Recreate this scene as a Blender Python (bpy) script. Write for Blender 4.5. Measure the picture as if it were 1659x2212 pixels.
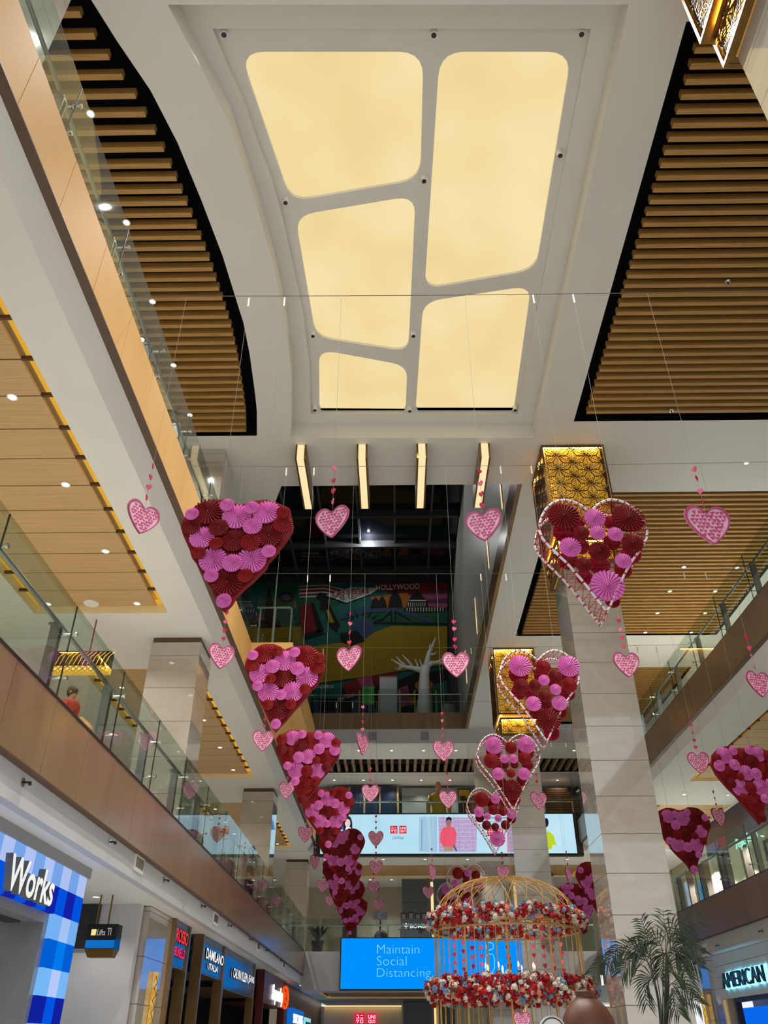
import bpy, math, random
from mathutils import Vector, Matrix
from mathutils.geometry import tessellate_polygon
random.seed(7)
S = bpy.context.scene
for _o in list(bpy.data.objects):
    bpy.data.objects.remove(_o)
COL = S.collection
pi = math.pi
# ---------------------------------------------------------------- camera
FPX, PITCH, YAW = 1734.0, math.radians(33.64), math.radians(0.825)
CAM = Vector((0, 0, 1.6))
cd = bpy.data.cameras.new('camera')
cam = bpy.data.objects.new('camera', cd)
COL.objects.link(cam)
cam.location = CAM
cam.rotation_euler = (pi / 2 + PITCH, 0, YAW)
cd.sensor_fit = 'VERTICAL'
cd.sensor_height = 24
cd.lens = 24 * FPX / 2212
cd.clip_start = 0.05
cd.clip_end = 300
S.camera = cam
# ---------------------------------------------------------------- exposure, world
S.view_settings.view_transform = 'Standard'
S.view_settings.look = 'None'
S.view_settings.gamma = 1
S.view_settings.use_curve_mapping = False
S.view_settings.exposure = 0.0
WORLD = 0.95
w = bpy.data.worlds.new('mall_ambient')
S.world = w
w.use_nodes = True
w.node_tree.nodes['Background'].inputs[0].default_value = (0.97, 0.98, 1.0, 1)
w.node_tree.nodes['Background'].inputs[1].default_value = WORLD
# lamp powers (watts); all but the added void fill lights sit in fixtures of the mall
P_FRAME, P_HALL, P_END, P_SHOP = 900, 170, 140, 900


def lin(c):
    out = []
    for v in c[:3]:
        v = v / 255.0
        out.append(v / 12.92 if v <= 0.04045 else ((v + 0.055) / 1.055) ** 2.4)
    return tuple(out)


def spot(name, loc, power, angle=120, color=(1, .965, .91), aim=None, radius=.05):
    l = bpy.data.lights.new(name, 'SPOT')
    l.energy = power
    l.color = color
    l.spot_size = math.radians(angle)
    l.spot_blend = .6
    l.shadow_soft_size = radius
    o = bpy.data.objects.new(name, l)
    COL.objects.link(o)
    o.location = loc
    if aim is not None:
        o.rotation_euler = (Vector(aim) - Vector(loc)).to_track_quat('-Z', 'Y').to_euler()
    return o


def area(name, loc, sx, sy, power, aim, color=(1, .92, .8)):
    l = bpy.data.lights.new(name, 'AREA')
    l.shape = 'RECTANGLE'
    l.size, l.size_y = sx, sy
    l.energy = power
    l.color = color
    o = bpy.data.objects.new(name, l)
    COL.objects.link(o)
    o.location = loc
    o.rotation_euler = (Vector(aim) - Vector(loc)).to_track_quat('-Z', 'Y').to_euler()
    return o


# ---------------------------------------------------------------- pixel -> world on a known plane
_ct, _st, _cy, _sy = math.cos(PITCH), math.sin(PITCH), math.cos(YAW), math.sin(YAW)


def P(px, py, X=None, Y=None, Z=None):
    xc = (px - 829.5) / FPX
    v = (1106 - py) / FPX
    yc = _ct - v * _st
    zc = _st + v * _ct
    d = Vector((xc * _cy - yc * _sy, xc * _sy + yc * _cy, zc))
    if X is not None:
        t = X / d.x
    elif Y is not None:
        t = Y / d.y
    else:
        t = (Z - 1.6) / d.z
    return CAM + d * t


# ---------------------------------------------------------------- materials (all procedural)
def nodes_of(name):
    m = bpy.data.materials.new(name)
    m.use_nodes = True
    nt = m.node_tree
    return m, nt, nt.nodes['Principled BSDF']


def M(name, c, rough=.55, metal=0.0, var=.06, scale=(2, 2, 2), detail=3.0, bump=0.0, spec=.5, c2=None, bscale=40):
    m, nt, b = nodes_of(name)
    L = nt.links
    tc = nt.nodes.new('ShaderNodeTexCoord')
    mp = nt.nodes.new('ShaderNodeMapping')
    mp.inputs['Scale'].default_value = scale
    L.new(tc.outputs['Object'], mp.inputs['Vector'])
    nz = nt.nodes.new('ShaderNodeTexNoise')
    nz.inputs['Scale'].default_value = 1
    nz.inputs['Detail'].default_value = detail
    L.new(mp.outputs[0], nz.inputs['Vector'])
    r = nt.nodes.new('ShaderNodeValToRGB')
    a = lin(c)
    if c2 is None:
        ca = tuple(min(1, x * (1 - var)) for x in a)
        cb = tuple(min(1, x * (1 + var)) for x in a)
    else:
        ca, cb = a, lin(c2)
    r.color_ramp.elements[0].position = .32
    r.color_ramp.elements[1].position = .68
    r.color_ramp.elements[0].color = (*ca, 1)
    r.color_ramp.elements[1].color = (*cb, 1)
    L.new(nz.outputs['Fac'], r.inputs[0])
    L.new(r.outputs[0], b.inputs['Base Color'])
    b.inputs['Roughness'].default_value = rough
    b.inputs['Metallic'].default_value = metal
    b.inputs['Specular IOR Level'].default_value = spec
    if bump:
        n2 = nt.nodes.new('ShaderNodeTexNoise')
        n2.inputs['Scale'].default_value = bscale
        L.new(tc.outputs['Object'], n2.inputs['Vector'])
        bp = nt.nodes.new('ShaderNodeBump')
        bp.inputs['Strength'].default_value = bump
        L.new(n2.outputs['Fac'], bp.inputs['Height'])
        L.new(bp.outputs[0], b.inputs['Normal'])
    return m


def E(name, c, s=1.0, var=.03, scale=(.6, .6, .6), c2=None):
    """something that gives off light: lamp, lightbox, screen"""
    m = bpy.data.materials.new(name)
    m.use_nodes = True
    nt = m.node_tree
    nt.nodes.clear()
    L = nt.links
    out = nt.nodes.new('ShaderNodeOutputMaterial')
    e = nt.nodes.new('ShaderNodeEmission')
    e.inputs[1].default_value = s
    tc = nt.nodes.new('ShaderNodeTexCoord')
    mp = nt.nodes.new('ShaderNodeMapping')
    mp.inputs['Scale'].default_value = scale
    L.new(tc.outputs['Object'], mp.inputs['Vector'])
    nz = nt.nodes.new('ShaderNodeTexNoise')
    nz.inputs['Scale'].default_value = 1
    nz.inputs['Detail'].default_value = 2
    L.new(mp.outputs[0], nz.inputs['Vector'])
    r = nt.nodes.new('ShaderNodeValToRGB')
    a = lin(c)
    ca = tuple(x * (1 - var) for x in a) if c2 is None else a
    cb = tuple(x * (1 + var) for x in a) if c2 is None else lin(c2)
    r.color_ramp.elements[0].position = .3
    r.color_ramp.elements[1].position = .7
    r.color_ramp.elements[0].color = (*ca, 1)
    r.color_ramp.elements[1].color = (*cb, 1)
    L.new(nz.outputs['Fac'], r.inputs[0])
    L.new(r.outputs[0], e.inputs[0])
    L.new(e.outputs[0], out.inputs[0])
    return m


def glass_mat(name, tint, refl=1.0):
    m = bpy.data.materials.new(name)
    m.use_nodes = True
    nt = m.node_tree
    nt.nodes.clear()
    L = nt.links
    out = nt.nodes.new('ShaderNodeOutputMaterial')
    tr = nt.nodes.new('ShaderNodeBsdfTransparent')
    tr.inputs[0].default_value = (*lin(tint), 1)
    gl = nt.nodes.new('ShaderNodeBsdfGlossy')
    gl.inputs['Roughness'].default_value = .02
    fr = nt.nodes.new('ShaderNodeFresnel')
    fr.inputs['IOR'].default_value = 1.45
    mu = nt.nodes.new('ShaderNodeMath')
    mu.operation = 'MULTIPLY'
    mu.inputs[1].default_value = refl
    mx = nt.nodes.new('ShaderNodeMixShader')
    gm = nt.nodes.new('ShaderNodeNewGeometry')
    inv = nt.nodes.new('ShaderNodeMath')
    inv.operation = 'SUBTRACT'
    inv.inputs[0].default_value = 1.0
    L.new(gm.outputs['Backfacing'], inv.inputs[1])
    mn = nt.nodes.new('ShaderNodeMath')
    mn.operation = 'MINIMUM'
    mn.inputs[1].default_value = .55
    m2 = nt.nodes.new('ShaderNodeMath')
    m2.operation = 'MULTIPLY'
    L.new(fr.outputs[0], mu.inputs[0])
    L.new(mu.outputs[0], mn.inputs[0])
    L.new(mn.outputs[0], m2.inputs[0])
    L.new(inv.outputs[0], m2.inputs[1])
    L.new(m2.outputs[0], mx.inputs[0])
    L.new(tr.outputs[0], mx.inputs[1])
    L.new(gl.outputs[0], mx.inputs[2])
    L.new(mx.outputs[0], out.inputs[0])
    return m


def marble(name, c1, c2, rough=.18):
    m, nt, b = nodes_of(name)
    L = nt.links
    tc = nt.nodes.new('ShaderNodeTexCoord')
    mp = nt.nodes.new('ShaderNodeMapping')
    mp.inputs['Scale'].default_value = (.7, .7, 1.6)
    mp.inputs['Rotation'].default_value = (.2, .35, .1)
    L.new(tc.outputs['Object'], mp.inputs[0])
    n1 = nt.nodes.new('ShaderNodeTexNoise')
    n1.inputs['Scale'].default_value = 1.6
    n1.inputs['Detail'].default_value = 8
    n1.inputs['Distortion'].default_value = 1.4
    L.new(mp.outputs[0], n1.inputs['Vector'])
    r = nt.nodes.new('ShaderNodeValToRGB')
    e = r.color_ramp.elements
    e[0].position, e[1].position = .2, .8
    e[0].color = (*lin(c1), 1)
    e[1].color = (*lin(c2), 1)
    L.new(n1.outputs['Fac'], r.inputs[0])
    L.new(r.outputs[0], b.inputs['Base Color'])
    b.inputs['Roughness'].default_value = rough
    b.inputs['IOR'].default_value = 1.6
    b.inputs['Coat Weight'].default_value = 1
    b.inputs['Coat IOR'].default_value = 1.9
    b.inputs['Coat Roughness'].default_value = .03
    return m


m_ceil = M('ceiling_plaster', (222, 221, 216), .9, var=.02, scale=(.4, .4, .4), spec=.2)
m_soffit = M('soffit_plaster', (232, 231, 227), .9, var=.02, scale=(.4, .4, .4), spec=.2)
m_grey_wall = M('grey_wall', (150, 150, 152), .8, var=.04)
m_band = M('grey_white_paint', (198, 199, 202), .85, var=.02, spec=.2)
m_white_wall = M('white_wall', (196, 196, 199), .8, var=.03)
m_black = M('matt_black', (10, 10, 10), .9, var=.1, spec=.1)
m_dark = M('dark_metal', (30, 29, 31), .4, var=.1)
m_fascia = M('oak_veneer', (214, 166, 98), .62, var=.05, scale=(3, .8, .5), c2=(224, 178, 112), detail=6, spec=.2)
m_fascia_d = M('walnut_veneer', (130, 105, 78), .2, scale=(3, .8, .5), c2=(142, 117, 88), detail=6)
m_fascia_r = M('taupe_veneer', (128, 104, 86), .35, scale=(3, .8, .5), c2=(140, 116, 97), detail=6)
m_trim = M('brown_edge', (92, 68, 48), .5)
m_slat = M('oak_slat', (164, 120, 60), .6, scale=(1.2, 40, 40), c2=(190, 147, 82), detail=6)
m_slat_y = M('oak_slat_long', (140, 112, 78), .5, scale=(40, 1.2, 40), c2=(168, 138, 100), detail=6)
m_board = M('ceiling_board', (190, 154, 104), .5, scale=(.8, 30, 1), c2=(208, 172, 122), detail=6)
m_groove = M('board_groove', (88, 60, 35), .7)
m_marble = marble('beige_marble', (172, 164, 153), (188, 181, 171), .07)
m_joint = M('joint_grey', (110, 100, 92), .8)
m_steel = M('brushed_steel', (150, 152, 152), .32, .9, scale=(30, 30, 2))
m_chrome = M('polished_steel', (205, 205, 200), .15, 1.0)
m_glass = glass_mat('clear_glass', (234, 243, 238), 1.3)
m_glassk = glass_mat('shop_glass', (238, 243, 242), .8)
m_floor = M('floor_tile', (202, 201, 196), .25, var=.04, scale=(.5, .5, .5))
m_red = M('crimson_paper', (132, 4, 16), .75, var=.12, scale=(5, 5, 5))
m_red2 = M('red_paper', (158, 9, 18), .75, var=.12, scale=(5, 5, 5))
m_crim = M('raspberry_tissue', (176, 12, 54), .8, var=.12, scale=(5, 5, 5))
m_pink = M('pink_paper', (234, 126, 206), .75, var=.06, scale=(5, 5, 5))
m_hb = M('pale_pink_board', (243, 190, 216), .7, var=.04)
m_hm = M('rose_print', (196, 72, 122), .7, var=.06)
m_hr = M('rose_border', (186, 70, 116), .7, var=.06)
m_mini = M('ruby_card', (200, 34, 76), .6, var=.1)
m_mini2 = M('pink_card', (226, 96, 140), .6, var=.1)
m_wire = M('grey_wire', (120, 118, 110), .5)
m_thread = M('clear_thread', (150, 146, 134), .5)
m_tag = M('white_tie', (240, 238, 230), .6)
m_tube = M('white_tube', (236, 230, 238), .5, var=.03)
m_cord = M('red_cord', (176, 24, 36), .7)
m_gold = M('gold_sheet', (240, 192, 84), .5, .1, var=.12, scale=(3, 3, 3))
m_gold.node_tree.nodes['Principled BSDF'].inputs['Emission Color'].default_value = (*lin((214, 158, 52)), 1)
m_gold.node_tree.nodes['Principled BSDF'].inputs['Emission Strength'].default_value = .6  # glow put into the gold in place of lamp light spreading over it
m_bronze = M('bronze_frame', (128, 96, 46), .35, .6, var=.1)
m_bronze_d = M('dark_bronze', (66, 42, 18), .45, .4, var=.1)
m_rattan = M('golden_rattan', (190, 150, 84), .45, var=.12)
m_terra = M('terracotta', (92, 52, 32), .45, var=.1, bump=.1)
m_leaf = M('palm_green', (38, 58, 34), .5, var=.3, scale=(6, 6, 6))
m_leaf2 = M('plant_green', (44, 58, 34), .6, var=.3, scale=(6, 6, 6))
m_stem = M('palm_stem', (44, 50, 34), .6)
m_fr = M('flower_red', (168, 18, 28), .8, var=.2)
m_fw = M('flower_cream', (214, 204, 190), .8, var=.08)
m_fb = M('flower_blue', (118, 150, 184), .8, var=.15)
m_fo = M('flower_peach', (222, 140, 110), .8, var=.15)
m_white = M('white_paint', (235, 235, 232), .5, var=.02)
m_navy = M('navy_panel', (26, 40, 66), .3, var=.08)
m_maroon = M('maroon_panel', (96, 30, 28), .35, var=.1)
m_mirror_d = M('dark_gloss', (14, 16, 22), .06, 0, var=.05, spec=.8)
m_skin = M('skin', (196, 140, 112), .6)
m_hair = M('black_hair', (22, 18, 18), .6)
m_yellow = M('mustard_cloth', (196, 160, 40), .8)
m_cream = M('cream_wall', (236, 228, 196), .8, var=.03)
m_galv = M('galvanised_panel', (156, 158, 160), .35, .5, var=.05)
m_bronze_shop = M('bronze_panel', (140, 112, 72), .3, .7, var=.1)
e_sky = E('skylight_panel', (240, 212, 152), 1.0, c2=(248, 228, 172), scale=(.5, .5, .5))
e_warm = E('warm_tube', (255, 216, 150), 1.15)
e_bar = E('bar_diffuser', (250, 222, 170), 1.1)
e_cove = E('cove_light', (240, 176, 56), .85)
e_down = E('downlight_glow', (255, 248, 235), 2.6)
e_white = E('white_letter', (240, 246, 252), 1.25)
e_blue = E('blue_screen', (0, 146, 255), .98)
e_text = E('screen_text', (122, 214, 255), 1.0)
e_sign_blue = E('sign_blue', (0, 112, 200), .75)


# ---------------------------------------------------------------- mesh builder
class MB:
    def __init__(s):
        s.v, s.f, s.mi, s.cur = [], [], [], 0

    def mat(s, i):
        s.cur = i
        return s

    def add(s, vs, fs):
        b = len(s.v)
        s.v += [tuple(x) for x in vs]
        for f in fs:
            s.f.append(tuple(b + i for i in f))
            s.mi.append(s.cur)
        return s

    def quad(s, a, b, c, d):
        return s.add([a, b, c, d], [(0, 1, 2, 3)])

    def poly(s, pts):
        return s.add(pts, [tuple(range(len(pts)))])

    def box(s, x0, x1, y0, y1, z0, z1):
        return s.add([(x0, y0, z0), (x1, y0, z0), (x1, y1, z0), (x0, y1, z0), (x0, y0, z1), (x1, y0, z1), (x1, y1, z1), (x0, y1, z1)],
                     [(0, 3, 2, 1), (4, 5, 6, 7), (0, 1, 5, 4), (1, 2, 6, 5), (2, 3, 7, 6), (3, 0, 4, 7)])

    def obox(s, c, a, b, n):
        c, a, b, n = Vector(c), Vector(a), Vector(b), Vector(n)
        vs = [c + i * a + j * b + k * n for k in (-1, 1) for i, j in ((-1, -1), (1, -1), (1, 1), (-1, 1))]
        return s.add(vs, [(0, 3, 2, 1), (4, 5, 6, 7), (0, 1, 5, 4), (1, 2, 6, 5), (2, 3, 7, 6), (3, 0, 4, 7)])

    def prism(s, pts, vec):
        n = len(pts)
        vec = Vector(vec)
        a = [Vector(p) for p in pts]
        vs = a + [p + vec for p in a]
        fs = [tuple(range(n)), tuple(range(2 * n - 1, n - 1, -1))]
        fs += [(i, i + n, (i + 1) % n + n, (i + 1) % n) for i in range(n)]
        return s.add(vs, fs)

    def tube(s, pts, r, n=6, closed=False):
        pts = [Vector(p) for p in pts]
        m = len(pts)
        vs, fs = [], []
        up = None
        for i, p in enumerate(pts):
            if closed:
                t = pts[(i + 1) % m] - pts[i - 1]
            else:
                t = pts[min(i + 1, m - 1)] - pts[max(i - 1, 0)]
            if t.length < 1e-9:
                t = Vector((0, 0, 1))
            t.normalize()
            if up is None:
                up = Vector((0, 0, 1)) if abs(t.z) < .9 else Vector((0, 1, 0))
            a = t.cross(up)
            if a.length < 1e-6:
                a = t.orthogonal()
            a.normalize()
            b = t.cross(a).normalized()
            up = -b if False else up
            rr = r[i] if isinstance(r, (list, tuple)) else r
            for k in range(n):
                an = 2 * pi * k / n
                vs.append(p + rr * (math.cos(an) * a + math.sin(an) * b))
        rng = m if closed else m - 1
        for i in range(rng):
            j = (i + 1) % m
            for k in range(n):
                k2 = (k + 1) % n
                fs.append((i * n + k, i * n + k2, j * n + k2, j * n + k))
        if not closed:
            fs.append(tuple(range(n - 1, -1, -1)))
            fs.append(tuple((m - 1) * n + k for k in range(n)))
        return s.add(vs, fs)

    def lathe(s, prof, c=(0, 0, 0), n=24):
        c = Vector(c)
        vs, fs = [], []
        for r, z in prof:
            for k in range(n):
                a = 2 * pi * k / n
                vs.append(c + Vector((r * math.cos(a), r * math.sin(a), z)))
        for i in range(len(prof) - 1):
            for k in range(n):
                k2 = (k + 1) % n
                fs.append((i * n + k, i * n + k2, (i + 1) * n + k2, (i + 1) * n + k))
        fs.append(tuple(range(n - 1, -1, -1)))
        fs.append(tuple((len(prof) - 1) * n + k for k in range(n)))
        return s.add(vs, fs)

    def ball(s, c, r, seg=8, ring=5, sc=(1, 1, 1)):
        prof = [(math.sin(pi * i / ring) * r + 1e-4, -math.cos(pi * i / ring) * r) for i in range(ring + 1)]
        b = len(s.v)
        s.lathe(prof, (0, 0, 0), seg)
        for i in range(b, len(s.v)):
            x, y, z = s.v[i]
            s.v[i] = (c[0] + x * sc[0], c[1] + y * sc[1], c[2] + z * sc[2])
        return s

    def holed(s, loops, z=None, flip=False):
        L3 = [[Vector((p[0], p[1], p[2] if len(p) > 2 else z)) for p in lp] for lp in loops]
        tris = tessellate_polygon(L3)
        flat = [p for lp in L3 for p in lp]
        s.add(flat, [tuple(t) for t in tris])
        return s

    def walls(s, loop, z0, z1):
        n = len(loop)
        for i in range(n):
            a, b = loop[i], loop[(i + 1) % n]
            s.quad((a[0], a[1], z0), (b[0], b[1], z0), (b[0], b[1], z1), (a[0], a[1], z1))
        return s

    def mesh(s, name, mats, off=None):
        me = bpy.data.meshes.new(name)
        vs = s.v if off is None else [(x - off[0], y - off[1], z - off[2]) for x, y, z in s.v]
        me.from_pydata(vs, [], s.f)
        for m in (mats if isinstance(mats, (list, tuple)) else [mats]):
            me.materials.append(m)
        if isinstance(mats, (list, tuple)):
            me.polygons.foreach_set('material_index', s.mi)
        me.update()
        return me

    def build(s, name, mats, parent=None, smooth=False, world=True):
        off = parent.location if (parent is not None and world) else None
        me = s.mesh(name, mats, off)
        if smooth:
            me.polygons.foreach_set('use_smooth', [True] * len(me.polygons))
        o = bpy.data.objects.new(name, me)
        COL.objects.link(o)
        if parent is not None:
            o.parent = parent
        return o


def empty(name, loc, label, cat, group=None, rz=0):
    o = bpy.data.objects.new(name, None)
    o.empty_display_size = .1
    COL.objects.link(o)
    o.location = loc
    o.rotation_euler = (0, 0, rz)
    return tag(o, label, cat, group)


def tag(o, label, cat, group=None):
    o['label'] = label
    o['category'] = cat
    if group:
        o['group'] = group
    return o


def struct(name, mb, m):
    o = mb.build(name, m)
    o['kind'] = 'structure'
    return o


def link_copy(src, parent=None):
    o = src.copy()
    COL.objects.link(o)
    o.parent = parent
    return o


def copy_tree(src, loc, rz=0, label=None, group=None):
    r = src.copy()
    COL.objects.link(r)
    r.location = loc
    r.rotation_euler = (0, 0, rz)
    if label:
        r['label'] = label
    if group:
        r['group'] = group
    for ch in list(src.children):
        c = link_copy(ch, r)
        for g in list(ch.children):
            link_copy(g, c)
    return r


def text_on(s, O, ux, uy, w, h, depth, m, parent=None, name='lettering', off=0.0, shear=0.0, side=None):
    """letters standing on the plane (ux, uy), fitted to w x h, lower left corner at O"""
    cu = bpy.data.curves.new('t', 'FONT')
    cu.body = s
    cu.extrude = .5
    cu.offset = off
    cu.shear = shear
    cu.resolution_u = 4
    ob = bpy.data.objects.new('t', cu)
    COL.objects.link(ob)
    bpy.context.view_layer.update()
    me = bpy.data.meshes.new_from_object(ob.evaluated_get(bpy.context.evaluated_depsgraph_get()))
    bpy.data.objects.remove(ob)
    bpy.data.curves.remove(cu)
    xs = [v.co.x for v in me.vertices]
    ys = [v.co.y for v in me.vertices]
    x0, x1, y0, y1 = min(xs), max(xs), min(ys), max(ys)
    O, ux, uy = Vector(O), Vector(ux), Vector(uy)
    un = ux.cross(uy).normalized()
    loc = parent.location if parent is not None else Vector((0, 0, 0))
    for v in me.vertices:
        v.co = O + ux * ((v.co.x - x0) / (x1 - x0) * w) + uy * ((v.co.y - y0) / (y1 - y0) * h) + un * ((v.co.z + .5) * depth) - loc
    me.materials.clear()
    me.materials.append(m)
    if side is not None:
        me.materials.append(side)
        for p in me.polygons:
            if abs(p.normal.dot(un)) < .7:
                p.material_index = 1
    me.name = name
    o = bpy.data.objects.new(name, me)
    COL.objects.link(o)
    if parent is not None:
        o.parent = parent
    return o


ORD = ['first', 'second', 'third', 'fourth', 'fifth', 'sixth', 'seventh', 'eighth', 'ninth', 'tenth', 'eleventh', 'twelfth', 'thirteenth', 'fourteenth']
# ================================================================ SETTING
L1, L2, L3, ZC = 5.06, 10.4, 15.84, 15.0
XA, XB, XRA, XRB = -3.75, -4.05, 8.5, 8.75
XL, XR, YB, YE = -9.0, 13.4, -4.0, 40.0
struct('floor', MB().box(XL - 6, XR + 4, YB, 62, -.3, 0), m_floor)


def at_z(pts, z):
    return [tuple(P(x, y, Z=z)) for x, y in pts]


def rounded(pts, r, n=5):
    out = []
    m = len(pts)
    for i in range(m):
        p, a, b = Vector(pts[i]), Vector(pts[i - 1]), Vector(pts[(i + 1) % m])
        u, v = (a - p).normalized(), (b - p).normalized()
        for k in range(n + 1):
            t = k / n
            q = p + u * r * (1 - t) ** 2 + v * r * t ** 2
            out.append(tuple(q))
    return out


# --- main ceiling with the light coffer, the two slat openings and the void behind
o1 = at_z([(362, 10), (425, 130), (495, 265), (552, 440), (590, 570), (618, 700), (630, 820), (629, 946), (1154, 946), (1256, 478), (1358, 10)], ZC)
Z1 = 15.5
o2 = at_z([(459, 62), (498, 156), (525, 217), (560, 318), (583, 376), (608, 460), (630, 560), (655, 680), (668, 780), (671, 894), (1119, 894), (1276, 62)], Z1)
lcurve = at_z([(170, -40), (197, 0), (253, 89), (325, 195), (383, 307), (434, 430), (481, 553), (526, 698), (539, 763), (551, 850), (555, 889), (555, 941)], ZC)
yl1 = lcurve[-1][1]
lslat = lcurve + [(-8.7, yl1, ZC), (-8.7, lcurve[0][1], ZC)]
rslat = [(4.66, 6.3, ZC), (4.66, 16.0, ZC), (12.6, 16.0, ZC), (12.6, 6.3, ZC)]
rslat2 = [(4.75, 19.2, ZC), (4.75, 29.0, ZC), (12.6, 29.0, ZC), (12.6, 19.2, ZC)]
rslat3 = [(4.85, 32.2, ZC), (4.85, 39.4, ZC), (12.6, 39.4, ZC), (12.6, 32.2, ZC)]
outer = [(XL, YB), (XR, YB), (XR, YE), (3.55, YE), (3.55, 18.75), (-3.22, 18.75), (-3.5, 19.57), (-4.3, 21.5), (-6, 23.5), (XL, 26)]
struct('ceiling', MB().holed([outer, o1, lslat, rslat, rslat2, rslat3], ZC), m_ceil)
cof = MB().walls(o1, ZC, Z1).holed([[(p[0], p[1]) for p in at_z([(362, 10), (425, 130), (495, 265), (552, 440), (590, 570), (618, 700), (630, 820), (629, 946), (1154, 946), (1256, 478), (1358, 10)], ZC)], o2], Z1)
struct('ceiling_coffer', cof, m_ceil)
ZF = 15.62
panels_px = [[(517, 112), (915, 112), (908, 388), (628, 436)], [(950, 112), (1236, 112), (1158, 583), (917, 625)],
             [(637, 466), (898, 422), (882, 760), (682, 729)], [(914, 652), (1148, 617), (1109, 895), (897, 895)],
             [(689, 755), (880, 790), (876, 897), (690, 896)]]
opens = [rounded(at_z(p, ZF), .42) for p in panels_px]
sk = empty('ceiling_light', (0, 11, Z1), 'large warm backlit ceiling light of five rounded panels in a grey frame', 'light')
fr = MB().walls(o2, Z1, ZF).holed([[(p[0], p[1]) for p in o2]] + [[(p[0], p[1]) for p in q] for q in opens], ZF)
fr.build('frame', m_ceil, sk)
for i, q in enumerate(opens):
    rim = MB().walls(q, ZF, ZF + .07)
    cx = sum(p[0] for p in q) / len(q)
    cy_ = sum(p[1] for p in q) / len(q)
    rim.build('rim', m_white, sk)
    MB().poly([(cx + (p[0] - cx) * 1.03, cy_ + (p[1] - cy_) * 1.03, ZF + .07) for p in q]).build('diffuser_panel', e_sky, sk)
# little spotlights on the frame
fspots = [(484, 74, 'front left corner of the big ceiling light'), (937, 75, 'front edge of the big ceiling light, in the middle'),
          (1256, 73, 'front right corner of the big ceiling light'), (617, 437, 'left edge of the big ceiling light below its first panel'),
          (916, 390, 'middle bar of the big ceiling light, upper one'), (1210, 335, 'right edge of the big ceiling light beside its tallest panel'),
          (676, 725, 'left edge of the big ceiling light above its smallest panel'), (893, 725, 'middle bar of the big ceiling light, lower one'),
          (680, 885, 'back left corner of the big ceiling light'), (885, 887, 'back edge of the big ceiling light, at the middle bar'),
          (1113, 885, 'back right corner of the big ceiling light')]
for px, py, where in fspots:
    c = P(px, py, Z=ZF - .12)
    t = empty('spotlight', c, 'small cylinder spotlight on the ' + where, 'spotlight', 'spotlights on the ceiling light')
    MB().tube([c + Vector((0, 0, .12)), c + Vector((0, 0, -.02))], .06, 10).build('housing', m_white, t)
    MB().tube([c + Vector((0, 0, -.021)), c + Vector((0, 0, -.03))], .045, 10).build('lens', m_dark, t)
    spot('frame_lamp', c + Vector((0, 0, -.08)), P_FRAME, 94)


# --- slatted wooden ceilings
def slat_ceiling(label, loop, y0, y1, x0f, x1f, pitch=.255, w_=.1, h=.165, zb=ZC + .02):
    cx = sum(p[0] for p in loop) / len(loop)
    cy_ = sum(p[1] for p in loop) / len(loop)
    t = empty('slatted_ceiling', (cx, cy_, ZC), label, 'ceiling panel', 'slatted wooden ceilings')
    b = MB().walls(loop, ZC, ZC + .5)
    b.poly([(p[0], p[1], ZC + .5) for p in loop])
    b.build('backing', m_black, t)
    s = MB()
    y = y0
    while y < y1:
        s.box(x0f(y), x1f(y), y, y + w_, zb, zb + h)
        y += pitch if not callable(pitch) else pitch(y)
    s.build('slats', m_slat, t)
    return t


def lx(y):
    for a, b in zip(lcurve, lcurve[1:]):
        if a[1] <= y <= b[1]:
            return a[0] + (b[0] - a[0]) * (y - a[1]) / (b[1] - a[1])
    return lcurve[0][0] if y < lcurve[0][1] else lcurve[-1][0]


slat_ceiling('curved slatted oak ceiling on a black backing at the upper left', lslat, lcurve[0][1] + .1, yl1 - .2, lambda y: -8.6, lambda y: lx(y) - .3, lambda y: .325 if y < 8.3 else .262)
slat_ceiling('slatted oak ceiling right of the big ceiling light, nearest of the right ones', rslat, 6.45, 15.85, lambda y: 4.94, lambda y: 12.5)
slat_ceiling('slatted oak ceiling behind the nearest whole marble pillar, above the upper right glass rail', rslat2, 19.35, 28.85, lambda y: 5.0, lambda y: 12.5)
slat_ceiling('farthest slatted oak ceiling on the right, glimpsed past the marble pillar', rslat3, 32.35, 39.2, lambda y: 5.1, lambda y: 12.5)

# --- void above: dark roof, walls
ZV = 26.0
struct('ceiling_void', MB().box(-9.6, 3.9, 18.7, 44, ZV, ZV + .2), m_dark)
struct('light_block_void_front', MB().quad((-9.5, 18.74, ZC + .05), (3.6, 18.74, ZC + .05), (3.6, 18.74, ZV), (-9.5, 18.74, ZV)), m_dark)  # unseen wall, added to keep world light out of the void
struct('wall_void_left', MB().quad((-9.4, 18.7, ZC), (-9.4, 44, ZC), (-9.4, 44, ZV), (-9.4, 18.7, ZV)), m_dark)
struct('wall_void_right', MB().box(3.6, 3.75, 18.75, 44, L3, ZV), M('pale_cladding', (188, 190, 184), .35))
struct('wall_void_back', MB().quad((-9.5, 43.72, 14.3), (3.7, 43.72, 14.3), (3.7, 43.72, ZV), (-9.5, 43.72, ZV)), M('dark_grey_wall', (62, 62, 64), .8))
struct('trim_1', MB().box(3.55, 3.68, 18.75, YE + .2, ZC - .02, L3), m_fascia_d)
rb = empty('roof_frame', (-3, 31, ZV - .3), 'dark steel roof frame with glazing under the night sky, above the mural', 'roof')
mb = MB()
for y in (22, 26, 30, 33.2, 36.4, 39.6, 42.6):
    mb.box(-9.4, 3.6, y, y + .22, ZV - .45, ZV - .02)
mb.build('beam', M('roof_steel', (70, 72, 76), .5, .2), rb)
mb = MB()
for x in (-8, -6, -4, -2, 0, 2):
    mb.box(x, x + .1, 18.8, 43.6, ZV - .25, ZV - .03)
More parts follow.
